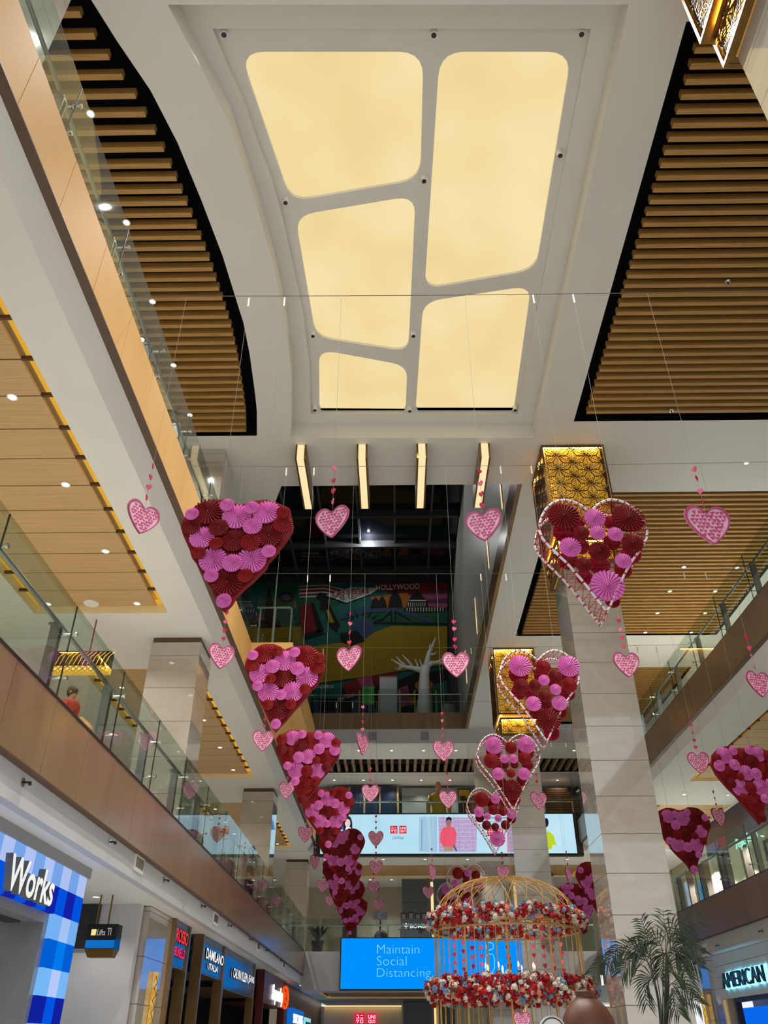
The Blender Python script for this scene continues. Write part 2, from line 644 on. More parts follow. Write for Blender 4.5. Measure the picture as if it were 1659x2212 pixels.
mb.build('glazing_bars', M('bar_steel', (96, 98, 100), .5, .2), rb)
MB().box(-9.4, 3.6, 18.8, 43.6, ZV - .02, ZV - .005).build('roof_glazing', m_mirror_d, rb)

# --- gallery slabs (left and right, two levels)
TW = .12


def fascia(name, x, y0, y1, z0, z1, sgn, m, step=1.2):
    mb = MB()
    y = y0
    while y < y1 - .01:
        ye = min(y + step, y1)
        mb.box(min(x, x - sgn * .06), max(x, x - sgn * .06), y + .004, ye - .004, z0, z1)
        y = ye
    mb.box(min(x - sgn * .062, x - sgn * .09), max(x - sgn * .062, x - sgn * .09), y0, y1, z0 + .01, z1)
    return struct(name, mb, m)


def coffer(x0, x1, y0, y1, z, label, pitch=.72, flip=1):
    """timber board ceiling dropped into a lit cove"""
    t = empty('timber_ceiling', ((x0 + x1) / 2, (y0 + y1) / 2, z), label, 'ceiling panel', 'timber ceilings with a lit cove')
    H = .34
    MB().walls([(x0, y0), (x1, y0), (x1, y1), (x0, y1)], z, z + H).poly([(x0, y0, z + H), (x1, y0, z + H), (x1, y1, z + H), (x0, y1, z + H)]).build('cove', m_cream, t)
    b = MB()
    g = .2
    n = max(1, round((y1 - y0 - 2 * g) / pitch))
    for i in range(n):
        a = y0 + g + (y1 - y0 - 2 * g) * i / n
        c = y0 + g + (y1 - y0 - 2 * g) * (i + 1) / n
        b.box(x0 + g, x1 - g, a + .012, c - .012, z + .06, z + .1)
    b.build('boards', m_board, t)
    k = MB()
    k.box(x0 + g + .02, x1 - g - .02, y0 + g + .02, y1 - g - .02, z + .101, z + .12)
    for i in range(1, n):
        a = y0 + g + (y1 - y0 - 2 * g) * i / n
        k.box(x0 + .02, x0 + g, a - .02, a + .02, z + .05, z + .11)
        k.box(x1 - g, x1 - .02, a - .02, a + .02, z + .05, z + .11)
    k.build('ribs', m_groove, t)
    e = MB()
    for xx in (x0 + g * .5, x1 - g * .5):
        e.box(xx - g * .46, xx + g * .46, y0 + .01, y1 - .01, z + .2, z + .22)
    for yy in (y0 + g * .5, y1 - g * .5):
        e.box(x0 + g, x1 - g, yy - g * .46, yy + g * .46, z + .2, z + .22)
    e.build('cove_light', e_cove, t)
    return t


ZS = 9.2
cof_left = [(-7.6, -4.77, 3.2, 15.2, 'long timber ceiling with a glowing yellow edge at the left, nearest one'),
            (-7.6, -4.8, 18.2, 27.6, 'timber ceiling with a yellow edge, behind the first left marble pillar'),
            (-7.6, -4.8, 31.0, 39.3, 'timber ceiling with a yellow edge, behind the second left marble pillar')]
cof_right = [(10.1, 13.0, 12, 28.3, 'timber ceiling with a glowing yellow edge at the right, above the filled heart'),
             (9.9, 12.7, 31.6, 39.3, 'timber ceiling with a yellow edge at the right, behind the smaller filled heart')]


def rect(x0, x1, y0, y1):
    return [(x0, y0), (x1, y0), (x1, y1), (x0, y1)]


struct('ceiling_left_gallery', MB().holed([rect(XL, XA - .34, YB, YE)] + [rect(*c[:4]) for c in cof_left], ZS), m_soffit)
struct('ceiling_right_gallery', MB().holed([rect(XRA + .34, XR + 1, YB, YE)] + [rect(*c[:4]) for c in cof_right], ZS), m_soffit)
for c in cof_left + cof_right:
    coffer(*c[:4], ZS, c[4])
fascia('trim_2', XA, YB, YE, 9.5, L2, 1, m_fascia)
fascia('trim_3', XRA, YB, YE, 9.45, L2, -1, m_fascia_r)
fascia('trim_4', XB, YB, YE, 4.17, L1, 1, m_fascia_d)
fascia('trim_5', XRB, YB, YE, 4.17, L1, -1, m_fascia_r)
for nm, x, sg, z in (('trim_6', XA, -1, 9.5), ('trim_7', XRA, 1, 9.45), ('trim_8', XB, -1, 4.17), ('trim_9', XRB, 1, 4.17)):
    xa, xb = x + sg * .0, x + sg * .16
    struct(nm, MB().box(min(xa, xb), max(xa, xb), YB, YE, z - .02, z - .001), m_trim)
# sloped bulkheads under the upper galleries, upright ones under the lower
struct('ceiling_edge_left', MB().quad((XA - .13, YB, 9.48), (XA - .13, YE, 9.48), (XA - .34, YE, ZS), (XA - .34, YB, ZS)), m_soffit)
struct('ceiling_edge_right', MB().quad((XRA + .13, YB, 9.43), (XRA + .13, YE, 9.43), (XRA + .34, YE, ZS), (XRA + .34, YB, ZS)), m_grey_wall if False else m_soffit)
ZG = 3.79
struct('wall_bulkhead_left', MB().box(XB - .24, XB - .1, YB, YE, ZG, 4.16), m_band)
struct('wall_bulkhead_right', MB().box(XRB + .1, XRB + .24, YB, YE, ZG, 4.16), m_band)
struct('ceiling_left_shops', MB().box(XL - 5, XB - .241, YB, 60, ZG, ZG + .02), m_soffit)
struct('ceiling_right_shops', MB().box(XRB + .241, XR + 4, YB, 60, ZG, ZG + .02), m_soffit)
# gallery floors
struct('floor_left_lower', MB().box(XL, XB - .1, YB, YE, L1 - .2, L1 - .01), m_floor)
struct('floor_right_lower', MB().box(XRB + .1, XR, YB, YE, L1 - .2, L1 - .01), m_floor)
struct('floor_left_upper', MB().box(XL, XA - .1, YB, YE, L2 - .2, L2 - .01), m_floor)
struct('floor_right_upper', MB().box(XRA + .1, XR, YB, YE, L2 - .2, L2 - .01), m_floor)
# outer walls of the galleries
struct('wall_left', MB().box(XL - .2, XL, YB, 50, L1, ZC), m_cream)
struct('wall_right', MB().box(XR, XR + .2, YB, 50, L2, ZC), m_cream)
# end galleries
XS0, XS1 = XL, XR
struct('floor_end_lower', MB().box(XS0, XS1 + 1, YE + .1, 50.5, L1 - .2, L1 - .01), m_floor)
struct('floor_end_upper', MB().box(XS0, XS1, YE + .1, 50.5, L2 - .2, L2 - .01), m_floor)
struct('floor_end_top', MB().box(XS0, XS1, YE + .1, 50.5, L3 - .25, L3 - .01), m_floor)
struct('wall_end_lower', MB().box(XB - .1, XRB, YE, YE + .1, 3.58, L1), m_white_wall)
struct('wall_end_upper', MB().box(XA - .1, XRA, YE, YE + .1, 9.2, L2), m_white_wall)
mb = MB()
x = -9.3
while x < 3.6:
    mb.box(x + .006, min(x + 1.6, 3.66) - .006, YE, YE + .08, ZC, L3)
    x += 1.6
struct('trim_10', mb, m_fascia_d)
struct('wall_end_top', MB().box(XL, XR, YE + .02, YE + .12, 14.3, ZC - .001), m_white_wall)
eslat = rect(-4.2, 12.5, 42.8, 45.3)
struct('ceiling_end_upper', MB().holed([rect(XL, XR, YE + .1, 48.3), eslat], 14.3), m_soffit)
t = empty('slatted_ceiling', (2, 44, 14.3), 'long dark slot of slats running away from the camera, above the far shop front', 'ceiling panel')
MB().walls(eslat, 14.3, 14.9).poly([(p[0], p[1], 14.9) for p in eslat]).build('backing', m_black, t)
mb = MB()
x = -4.05
while x < 12.3:
    mb.box(x, x + .15, 42.85, 45.2, 14.32, 14.55)
    x += .42
mb.build('slats', m_slat_y, t)
c5 = (-3.5, 9.6, 43.6, 47.2)
struct('ceiling_end_lower', MB().holed([rect(XL, XR + 1, YE + .1, 50.5), rect(*c5)], ZS), m_soffit)
coffer(*c5, ZS, 'wide timber ceiling across the far end, under the long advertising screen', 1.3)
c6 = (-3.5, 6, 41.5, 46.8)
struct('ceiling_end_ground', MB().holed([rect(XB - .1, XRB + .1, YE + .1, 60), rect(*c6)], 3.58), m_soffit)
coffer(*c6, 3.58, 'timber ceiling at the far end above the ground floor, below the blue screen', 1.3)
struct('wall_end_shop_upper', MB().box(XL, XR, 48.2, 48.4, L2, 14.3), M('shop_grey', (128, 132, 132), .6))
struct('wall_end_shop_lower', MB().box(XL, XR + 1, 50.3, 50.5, L1, ZS), M('shop_beige', (196, 186, 168), .7))
struct('wall_end_ground', MB().box(XL - 5, XR + 3, 57, 57.2, 0, 3.6), m_cream)
# white wall and piers beside the lifts on the left of the ground floor
struct('wall_lift_lobby', MB().box(-9, -4.72, 16.3, 16.5, 0, ZG), m_white_wall)
struct('wall_lift_lobby_side', MB().box(-9.2, -9.0, 11, 16.5, 0, ZG), m_cream)


# --- marble pillars
def pillar(x0, x1, y0, y1, z0, z1, label, collar=False, step=.74, group='marble pillars', zref=None):
    t = empty('pillar', ((x0 + x1) / 2, (y0 + y1) / 2, z0), label, 'pillar', group)
    mb = MB()
    z = z0 if zref is None else z0 - (z0 - zref) % step
    while z < z1 - .01:
        a, b = max(z, z0), min(z + step, z1)
        if b - a > .02:
            mb.box(x0, x1, y0, y1, a + .005, b - .005)
        z += step
    mb.build('shaft', m_marble, t)
    MB().box(x0 + .006, x1 - .006, y0 + .006, y1 - .006, z0, z1).build('joints', m_joint, t)
    if collar:
        MB().box(x0 + .02, x1 - .02, y0 + .02, y1 - .02, z1 - .001, z1 + .12).build('collar', m_trim, t)
    return t


PY = [3.75, 17.2, 30.35]
plab = ['near marble pillar at the upper right corner, under the closest golden lantern', 'tall marble pillar in front of the right gallery, behind the palm',
        'marble pillar farther back, half hidden by the wound heart frames']
for y, lb in zip(PY, plab):
    pillar(4.15, 5.38, y, y + 1.28, 0, ZC, lb, group='tall atrium pillars')
pillar(4.1, 5.3, 42.6, 43.8, 0, 14.3, 'farthest pillar on the right, by the mannequin shop', group='tall atrium pillars')
for i, y in enumerate((16.4, 29.0, 42.0)):
    pillar(-5.4, -4.3, y, y + 1.1, L1, ZS - .12, ['first square marble pillar behind the lower left glass rail', 'second square marble pillar behind the lower left glass rail', 'third and farthest square marble pillar of the lower left gallery'][i], True)
pillar(-5.6, -4.4, 3.9, 5.25, L2, ZC, 'nearest marble pillar of the upper left gallery, at the top left corner')
pillar(-5.65, -4.5, 17.0, 18.2, L2, ZC, 'second marble pillar of the upper left gallery, past the curved slats', True)
pillar(7.2, 8.3, 46.0, 47.0, L1, ZS - .12, 'square marble pillar at the far end of the lower level, behind the flower dome', True)


# --- glass balustrades
def glass_rail(name_loc, label, x, ys, z, inn, hg=1.24, hr=1.02, zg=None):
    """run along Y; ys = seam positions, inn = -1/+1 side of the walkway"""
    t = empty('glass_balustrade', name_loc, label, 'railing', 'glass balustrades')
    for a, b in zip(ys, ys[1:]):
        MB().box(x - .007, x + .007, a + .008, b - .008, z + .02, z + hg).build('glass_panel', m_glass, t)
        MB().box(x - .009, x + .009, a - .006, a + .006, z + .02, z + hg).build('edge_seam', m_dark, t)
    xi = x + inn * .2
    for a in ys[1:-1]:
        p = MB()
        p.box(xi - .06, xi + .06, a - .05, a - .03, z, z + hr - .05)
        p.box(xi - .06, xi + .06, a + .03, a + .05, z, z + hr - .05)
        p.box(xi - .09, xi + .05, a - .06, a + .06, z + hr - .06, z + hr - .02)
        p.build('post', m_steel, t)
        for zz in (.28, .86):
            MB().tube([(xi, a + .02, z + zz), (x - inn * .05, a + .02, z + zz)], .014, 6).tube([(x - inn * .05, a + .02, z + zz), (x - inn * .075, a + .02, z + zz)], .03, 8).build('clamp', m_chrome, t)
    MB().tube([(xi, ys[0], z + hr), (xi, ys[-1], z + hr)], .03, 8).build('handrail', m_steel, t)
    MB().box(x - .03, x + .03, ys[0], ys[-1], z, z + .03).build('shoe', m_dark, t)
    return t


def seams(first, step, y0, y1):
    ys = [first + step * k for k in range(-6, 30)]
    return [y0] + [y for y in ys if y0 + .4 < y < y1 - .4] + [y1]


glass_rail((XB + .0 - .06, 10, L1), 'glass balustrade with steel posts along the lower left gallery', XB - .02, seams(9.2, 2.15, 1, YE - .5), L1, -1)
glass_rail((XA - .12, 10, L2), 'glass balustrade along the upper left gallery, beneath the curved slats', XA - .13, seams(5.4, 2.1, 1, YE - .5), L2, -1)
glass_rail((XRA, 20, L2), 'glass balustrade with steel posts along the upper right gallery', XRA + .04, seams(15.0, 2.15, 6, YE - .5), L2, 1)
glass_rail((XRB, 20, L1), 'glass balustrade along the lower right gallery, in front of the lit shops', XRB + .04, seams(15.0, 2.15, 6, YE - .5), L1, 1)


def glass_rail_x(label, y, xs, z, hg=1.3, hr=1.05):
    t = empty('glass_balustrade', ((xs[0] + xs[-1]) / 2, y, z), label, 'railing', 'glass balustrades')
    for a, b in zip(xs, xs[1:]):
        MB().box(a + .008, b - .008, y - .007, y + .007, z + .02, z + hg).build('glass_panel', m_glass, t)
    for a in xs:
        MB().box(a - .03, a + .03, y + .12, y + .18, z, z + hr).build('post', m_steel, t)
    MB().tube([(xs[0], y + .15, z + hr), (xs[-1], y + .15, z + hr)], .035, 8).build('handrail', m_chrome, t)
    return t


def lsp(a, b, n):
    return [a + (b - a) * i / n for i in range(n + 1)]


glass_rail_x('glass balustrade across the far end of the lower level, above the blue screen', YE + .04, lsp(XB, XRB, 7), L1)
glass_rail_x('glass balustrade across the far end, above the long advertising screen', YE + .04, lsp(XA, XRA, 7), L2)
glass_rail_x('glass balustrade on the top floor in front of the mural', YE + .04, lsp(-6.2, 3.5, 6), L3)

# --- landing that sticks out of the upper left gallery
lx0, lx1, ly0, ly1 = XA + .001, -2.66, 19.3, 26
struct('floor_landing', MB().box(lx0, lx1, ly0, ly1, L2 - .88, L2 - .02), m_fascia)
tl = empty('glass_balustrade', (-3.2, ly0, L2), 'short glass balustrade of the wooden landing behind the first filled heart', 'railing', 'glass balustrades')
MB().box(lx0 + .05, lx1 - .03, ly0 + .03, ly0 + .045, L2 - .01, L2 + 1.33).build('glass_panel', m_glass, tl)
MB().box(lx1 - .06, lx1 - .045, ly0 + .05, ly1 - .05, L2 - .01, L2 + 1.33).build('glass_panel', m_glass, tl)
for px_ in (lx0 + .15, lx0 + .55, lx1 - .1):
    MB().box(px_ - .02, px_ + .02, ly0 + .1, ly0 + .14, L2 - .02, L2 + 1.03).build('post', m_steel, tl)
MB().tube([(lx0 + .05, ly0 + .12, L2 + 1.05), (lx1 - .15, ly0 + .12, L2 + 1.05), (lx1 - .15, ly1, L2 + 1.05)], .03, 8).build('handrail', m_steel, tl)
# ================================================================ HANGING HEARTS
HALF = [(0, .905), (.03, .93), (.075, .962), (.14, .988), (.21, 1.0), (.28, .993), (.35, .965), (.41, .915), (.46, .845), (.49, .765), (.498, .70), (.485, .63),
        (.45, .56), (.395, .48), (.325, .39), (.25, .30), (.175, .21), (.11, .125), (.055, .055), (0, 0)]
HALF_S = [(0, .80), (.04, .86), (.1, .93), (.18, .985), (.26, 1.0), (.34, .985), (.42, .93), (.47, .86), (.5, .76), (.495, .66), (.465, .55), (.41, .44), (.33, .32), (.23, .2), (.12, .09), (.04, .025), (0, 0)]
HALF_F = [(0, .88), (.03, .905), (.075, .945), (.14, .98), (.21, 1.0), (.28, .993), (.35, .965), (.41, .915), (.46, .845), (.49, .775), (.5, .71), (.48, .635),
          (.43, .565), (.36, .49), (.285, .41), (.21, .31), (.14, .21), (.085, .125), (.04, .055), (0, 0)]


def heart2d(w_, h, half=None):
    r = [(x * w_, z * h) for x, z in (half or HALF)]
    return r + [(-x, z) for x, z in reversed(r[1:-1])]


def heart_prism(mb, w_, h, y0, y1, cx=0, cz=0, ang=0, half=None):
    c, s = math.cos(ang), math.sin(ang)
    pts = [(cx + (x * c - (z - h / 2) * s), y0, cz + (x * s + (z - h / 2) * c)) for x, z in heart2d(w_, h, half)]
    return mb.prism(pts, (0, y1 - y0, 0))


def rosette_mesh(name, m, n=23):
    mb = MB()
    vs = [(0, -.1, 0)]
    N = 3 * n
    ang = []
    for k in range(n):
        ang += [(2 * pi * k / n, 0), (2 * pi * (k + .5) / n, .22), (2 * pi * (k + .76) / n, 1)]
    for a, v in ang:
        vs.append((.1 * math.cos(a), -.1 + .1 * v, .1 * math.sin(a)))
    for a, v in ang:
        r = 1.0 - .06 * v
        vs.append((r * math.cos(a), -.1 + .42 * v, r * math.sin(a)))
    fs = []
    for k in range(N):
        j = (k + 1) % N
        fs.append((0, 1 + k, 1 + j))
        fs.append((1 + k, 1 + N + k, 1 + N + j, 1 + j))
    mb.add(vs, fs)
    # back sheet gives it thickness
    mb.prism([(.95 * math.cos(2 * pi * k / 20), .1, .95 * math.sin(2 * pi * k / 20)) for k in range(20)], (0, .03, 0))
    mb.mat(1)
    mb.ball((0, -.12, 0), .022, 6, 4)
    return mb.mesh(name, [m, m_tag])


RM = {'p': rosette_mesh('rosette_pink', m_pink), 'r': rosette_mesh('rosette_red', m_red), 'R': rosette_mesh('rosette_bright_red', m_red2), 'c': rosette_mesh('rosette_raspberry', m_crim)}
PA = [(210, 302, 95, 'p'), (425, 275, 200, 'r'), (675, 180, 98, 'p'), (1000, 218, 97, 'p'), (805, 340, 195, 'p'), (1200, 285, 180, 'p'), (1425, 280, 95, 'R'), (195, 465, 130, 'r'),
      (345, 620, 170, 'p'), (568, 485, 130, 'r'), (1015, 465, 130, 'p'), (1415, 440, 130, 'R'), (530, 695, 95, 'R'), (765, 660, 165, 'r'), (990, 675, 135, 'R'), (1240, 600, 170, 'r'),
      (300, 820, 95, 'R'), (490, 915, 190, 'p'), (745, 955, 135, 'p'), (1005, 910, 200, 'p'), (1230, 795, 98, 'p'), (465, 1120, 98, 'p'), (680, 1210, 205, 'r'), (920, 1122, 105, 'R'), (633, 1455, 105, 'p')]
PB = [(205, 255, 68, 'p'), (345, 235, 125, 'R'), (510, 205, 68, 'R'), (725, 220, 68, 'p'), (870, 265, 135, 'R'), (605, 325, 135, 'p'), (1030, 290, 70, 'R'), (205, 365, 92, 'R'), (1000, 400, 92, 'R'),
      (450, 395, 92, 'p'), (757, 420, 90, 'p'), (290, 485, 130, 'p'), (425, 548, 68, 'R'), (585, 530, 130, 'r'), (875, 530, 138, 'p'), (265, 637, 68, 'p'), (850, 670, 70, 'R'), (400, 715, 135, 'p'),
      (700, 710, 130, 'p'), (555, 745, 70, 'p'), (390, 868, 70, 'R'), (515, 940, 140, 'r'), (675, 862, 70, 'R'), (490, 1105, 65, 'p')]
PC = [(565, 1300, 70, 'R'), (700, 1280, 95, 'p'), (815, 1235, 55, 'p'), (1015, 1245, 55, 'p'), (905, 1320, 115, 'R'), (1125, 1305, 100, 'p'), (1235, 1340, 60, 'R'), (790, 1370, 80, 'r'),
      (560, 1420, 70, 'r'), (660, 1495, 110, 'R'), (1025, 1415, 70, 'p'), (1220, 1430, 70, 'p'), (775, 1518, 72, 'p'), (890, 1510, 95, 'p'), (1120, 1520, 100, 'R'), (990, 1555, 50, 'R'),
      (635, 1625, 52, 'p'), (740, 1680, 105, 'p'), (1000, 1690, 105, 'p'), (875, 1690, 75, 'R'), (1115, 1640, 60, 'r'), (730, 1815, 55, 'p'), (850, 1870, 110, 'R'), (985, 1815, 60, 'R'), (815, 2040, 60, 'r')]
FA = [(415, 905, 180, 'r'), (770, 925, 120, 'p'), (1150, 930, 185, 'r'), (615, 1095, 90, 'r'), (800, 1100, 92, 'p'), (1000, 1115, 90, 'p'), (490, 1260, 125, 'p'), (1200, 1215, 125, 'r'),
      (825, 1305, 125, 'r'), (645, 1460, 95, 'r'), (1095, 1415, 95, 'p'), (915, 1700, 195, 'p')]
FA2 = [(430, 1100, 140, 'c'), (960, 990, 95, 'c'), (590, 1240, 120, 'c'), (960, 1210, 100, 'R'), (1180, 1350, 115, 'c'), (820, 1470, 125, 'c'), (460, 1420, 115, 'R'), (1090, 1530, 100, 'R'), (650, 1610, 95, 'c'), (970, 1880, 85, 'R'), (560, 1000, 90, 'c')]
FB = [(615, 260, 112, 'p'), (850, 270, 75, 'R'), (1100, 265, 112, 'p'), (855, 405, 57, 'p'), (970, 370, 70, 'r'), (630, 465, 80, 'r'), (765, 455, 60, 'r'), (1110, 450, 78, 'R'), (970, 498, 57, 'p'),
      (865, 565, 65, 'r'), (750, 640, 78, 'p'), (1010, 632, 78, 'p'), (905, 800, 120, 'r')]
FB2 = [(600, 350, 100, 'R'), (825, 350, 70, 'c'), (1090, 340, 90, 'c'), (1090, 540, 75, 'c'), (725, 540, 65, 'c'), (600, 530, 75, 'c'), (930, 930, 80, 'c'), (960, 430, 70, 'c'), (870, 640, 60, 'R'), (770, 730, 60, 'R'), (1010, 720, 70, 'R')]
FC = [(355, 1055, 88, 'p'), (525, 1080, 62, 'R'), (680, 1050, 88, 'p'), (330, 1210, 75, 'R'), (460, 1188, 45, 'p'), (550, 1190, 45, 'p'), (660, 1185, 65, 'R'), (400, 1340, 62, 'p'), (525, 1335, 45, 'R'), (655, 1340, 62, 'p'), (535, 1500, 100, 'r')]
FC2 = [(355, 1115, 80, 'R'), (675, 1125, 80, 'R'), (460, 1245, 45, 'R'), (560, 1247, 42, 'R'), (690, 1250, 58, 'c'), (380, 1255, 55, 'c'), (430, 1425, 55, 'R'), (640, 1405, 60, 'R'), (560, 1600, 60, 'c')]
FD = [(235, 1595, 75, 'R'), (370, 1590, 48, 'p'), (350, 1700, 50, 'R'), (205, 1720, 50, 'p'), (290, 1763, 36, 'p'), (398, 1785, 37, 'p'), (445, 1715, 45, 'R'), (528, 1735, 50, 'p'), (475, 1620, 60, 'R'),
      (283, 1852, 47, 'r'), (368, 1868, 40, 'r'), (470, 1850, 47, 'r'), (393, 1985, 78, 'p')]
FD2 = [(215, 1780, 45, 'R'), (530, 1790, 45, 'R'), (340, 1640, 55, 'R')]
HW, HH, DY = 1.31, 1.55, .36
ROW = [8.3 + 4.3 * k for k in range(8)]
ZW = 11.05


def local(pat, ox, oy, sc, Y, X0, Z0):
    out = []
    for cx, cy_, r, c in pat:
        q = P(ox + cx / sc, oy + cy_ / sc, Y=Y)
        d = q.y * _ct + (q.z - 1.6) * _st
        rm = r / sc * d / FPX
        q = P(ox + cx / sc, oy + cy_ / sc, Y=Y - .04 - max(0, .19 - rm) * .65)
        out.append((q.x - X0, q.z - Z0, rm, c))
    return out


def frame_of(px, py, Y):
    """heart tip height and middle from the pixel of its centre"""
    q = P(px, py, Y=Y)
    return q.x, q.z - HH / 2


# the six patterns in heart coordinates (x from the middle, z from the tip)
x0, z0 = frame_of(512, 1192, ROW[0])
PAT = {'A': local(PA, 380, 1060, 6.144, ROW[0], x0, z0)}
x0, z0 = frame_of(615, 1482, ROW[1])
PAT['B'] = local(PB, 510, 1370, 5.72, ROW[1], x0, z0)
x0, z0 = frame_of(668, 1656, ROW[2])
PAT['C'] = local(PC, 510, 1370, 5.72, ROW[2], x0, z0)
OA = [(68, 480), (75, 420), (130, 330), (240, 215), (380, 140), (500, 118), (640, 118), (760, 160), (860, 185), (940, 165), (1060, 130), (1200, 118), (1350, 160), (1480, 220), (1530, 300), (1558, 440), (1545, 520), (1460, 660), (1380, 750),
      (1320, 840), (1225, 940), (1200, 1010), (1100, 1110), (1020, 1190), (900, 1290), (800, 1390), (735, 1500), (640, 1590), (560, 1530), (520, 1450), (470, 1290), (400, 1200), (330, 1080), (270, 950), (205, 870), (180, 780), (140, 690), (90, 580)]
OB = [(105, 400), (115, 330), (180, 220), (270, 150), (370, 118), (470, 120), (560, 160), (600, 190), (660, 165), (760, 145), (900, 145), (1000, 200), (1070, 280), (1095, 370), (1085, 450), (1040, 550), (1000, 620), (930, 690), (880, 760), (800, 850),
      (700, 960), (620, 1060), (540, 1140), (485, 1205), (440, 1150), (400, 1060), (340, 930), (290, 830), (240, 730), (190, 620), (140, 500)]
OC = [(505, 1400), (520, 1300), (580, 1230), (680, 1180), (780, 1185), (850, 1210), (900, 1225), (970, 1200), (1080, 1195), (1180, 1230), (1260, 1300), (1295, 1420), (1260, 1530), (1200, 1620), (1150, 1690), (1060, 1790), (1000, 1880), (950, 1950),
      (880, 2050), (830, 2130), (780, 2060), (730, 1950), (700, 1850), (640, 1740), (580, 1620), (520, 1500)]
OUTL = {}
for nm, ol, fp, ox, oy, sc, Y in (('A', OA, (512, 1192), 380, 1060, 6.144, ROW[0]), ('B', OB, (615, 1482), 510, 1370, 5.72, ROW[1]), ('C', OC, (668, 1656), 510, 1370, 5.72, ROW[2])):
    x0, z0 = frame_of(*fp, Y)
    OUTL[nm] = [(P(ox + x / sc, oy + y / sc, Y=Y).x - x0, P(ox + x / sc, oy + y / sc, Y=Y).z - z0) for x, y in ol]
FPOS = [(1290, 1195, 0), (1170, 1500, 1), (1102, 1666, 2), (1067, 1770, 3)]
for k, (nm, f, b, ox, oy, sc) in enumerate((('A', FA, FA2, 1140, 940, 5.267), ('B', FB, FB2, 990, 1380, 4.607), ('C', FC, FC2, 990, 1380, 4.607), ('D', FD, FD2, 990, 1380, 4.607))):
    x0, z0 = frame_of(*FPOS[k][:2], ROW[k])
    PAT['f' + nm] = local(f, ox, oy, sc, ROW[k], x0, z0)
    PAT['b' + nm] = local(b, ox, oy, sc, ROW[k] + DY, x0, z0)


def place_rosettes(t, pat, y, mirror=1):
    for x, z, r, c in pat:
        o = bpy.data.objects.new('rosette', RM[c])
        COL.objects.link(o)
        o.parent = t
        o.location = (x * mirror, y - max(0, (.19 - r)) * .65 - random.uniform(0, .012), z)
        o.scale = (r, r, r)
        o.rotation_euler = (random.uniform(-.06, .06), random.uniform(0, 6.28), random.uniform(-.06, .06))


def hang(t, xs, z_from, z_to):
    mb = MB()
    for x in xs:
        mb.tube([(x, 0, z_from), (x, 0, z_to)], .0028, 3)
    mb.build('thread', m_thread, t, world=False)
    for x in xs:
        MB().prism([(x - .012, -.004, z_to - .2), (x + .014, -.004, z_to - .19), (x + .01, -.004, z_to), (x - .014, -.004, z_to - .02)], (0, .008, 0)).build('tie', m_tag, t, world=False)


def filled_heart(px, py, Y, pat, label, mirror=1, rz=0, group='paper rosette hearts', w_=HW, h=HH, hangit=True, roll=0):
    q = P(px, py, Y=Y)
    t = empty('paper_heart', (q.x, Y, q.z - h / 2), label, 'heart decoration', group, rz)
    MB().prism([(x * mirror, 0, z) for x, z in OUTL[pat]], (0, .07, 0)).build('backing', m_red, t, world=False)
    place_rosettes(t, PAT[pat], -.03, mirror)
    if hangit:
        hang(t, (-.27, .27), h, ZW - (q.z - h / 2))
    return t


def framed_heart(px, py, Y, pat, label, mirror=1, rz=0):
    q = P(px, py, Y=Y)
    t = empty('wound_heart', (q.x, Y, q.z - HH / 2), label, 'heart decoration', 'wound frame hearts', rz)
    loop = heart2d(HW, HH, HALF_F)
    for nm, y in (('front_frame', 0), ('rear_frame', DY)):
        MB().tube([(x, y, z) for x, z in loop], .016, 6, True).build(nm, m_tube, t, True, world=False)
    # red winding on the tubes and cords between them
    mb = MB()

    def at(s):
        s = s % 1.0 * len(loop)
        i = int(s)
        a, b = loop[i % len(loop)], loop[(i + 1) % len(loop)]
        f = s - i
        return a[0] + (b[0] - a[0]) * f, a[1] + (b[1] - a[1]) * f
    n = 46
    for k in range(n):
        a, b = at(k / n), at((k + .5) / n)
        mb.tube([(a[0], 0, a[1]), (b[0], DY, b[1])], .005, 3)
        mb.tube([(b[0], DY, b[1]), (at((k + 1) / n)[0], 0, at((k + 1) / n)[1])], .005, 3)
        for y in (0, DY):
            c, d = at(k / n), at((k + .16) / n)
            mb.tube([(c[0], y, c[1]), (d[0], y, d[1])], .0195, 6)
    for k in range(26):
        z = HH * (.06 + .9 * k / 26)
        xs = [x for x, zz in loop if abs(zz - z) < .06]
        xm = max(xs) if xs else .1
        z2 = z + random.uniform(-.08, .08)
        mb.tube([(-xm * .97, DY, z), (xm * .97, DY, z2)], .0035, 3)
        if k % 2:
            mb.tube([(-xm * .97, 0, z2), (xm * .97, 0, z)], .003, 3)
    mb.build('red_cord', m_cord, t, world=False)
    place_rosettes(t, PAT['b' + pat], DY - .02, mirror)
    place_rosettes(t, PAT['f' + pat], -.01, mirror)
    hang(t, (-.3, .3), HH * .99, ZW - (q.z - HH / 2))
    return t


filled_heart(512, 1192, ROW[0], 'A', 'large filled heart of pink and red paper rosettes, nearest in the left row', roll=-.13)
filled_heart(615, 1482, ROW[1], 'B', 'filled rosette heart with a ring of pink around red, second in the left row')
filled_heart(668, 1656, ROW[2], 'C', 'filled rosette heart, third in the left row, in front of the dark slat slot')
filled_heart(705, 1765, ROW[3], 'B', 'filled rosette heart, fourth in the left row, touching the long advertising screen', -1)
filled_heart(735, 1848, ROW[4], 'A', 'filled rosette heart, fifth in the left row, across the bottom edge of the long screen', -1)
filled_heart(741, 1906, ROW[5], 'C', 'filled rosette heart, sixth in the left row, below the long screen', 1)
filled_heart(751, 1945, ROW[6], 'A', 'filled rosette heart, seventh in the left row, second to last above the blue screen', 1)
filled_heart(761, 1978, ROW[7], 'B', 'filled rosette heart, last of the left row, tip just above the blue screen', 1)
filled_heart(1612, 1692, 16.9, 'C', 'large filled rosette heart cut by the right edge of the photo', -1, .1)
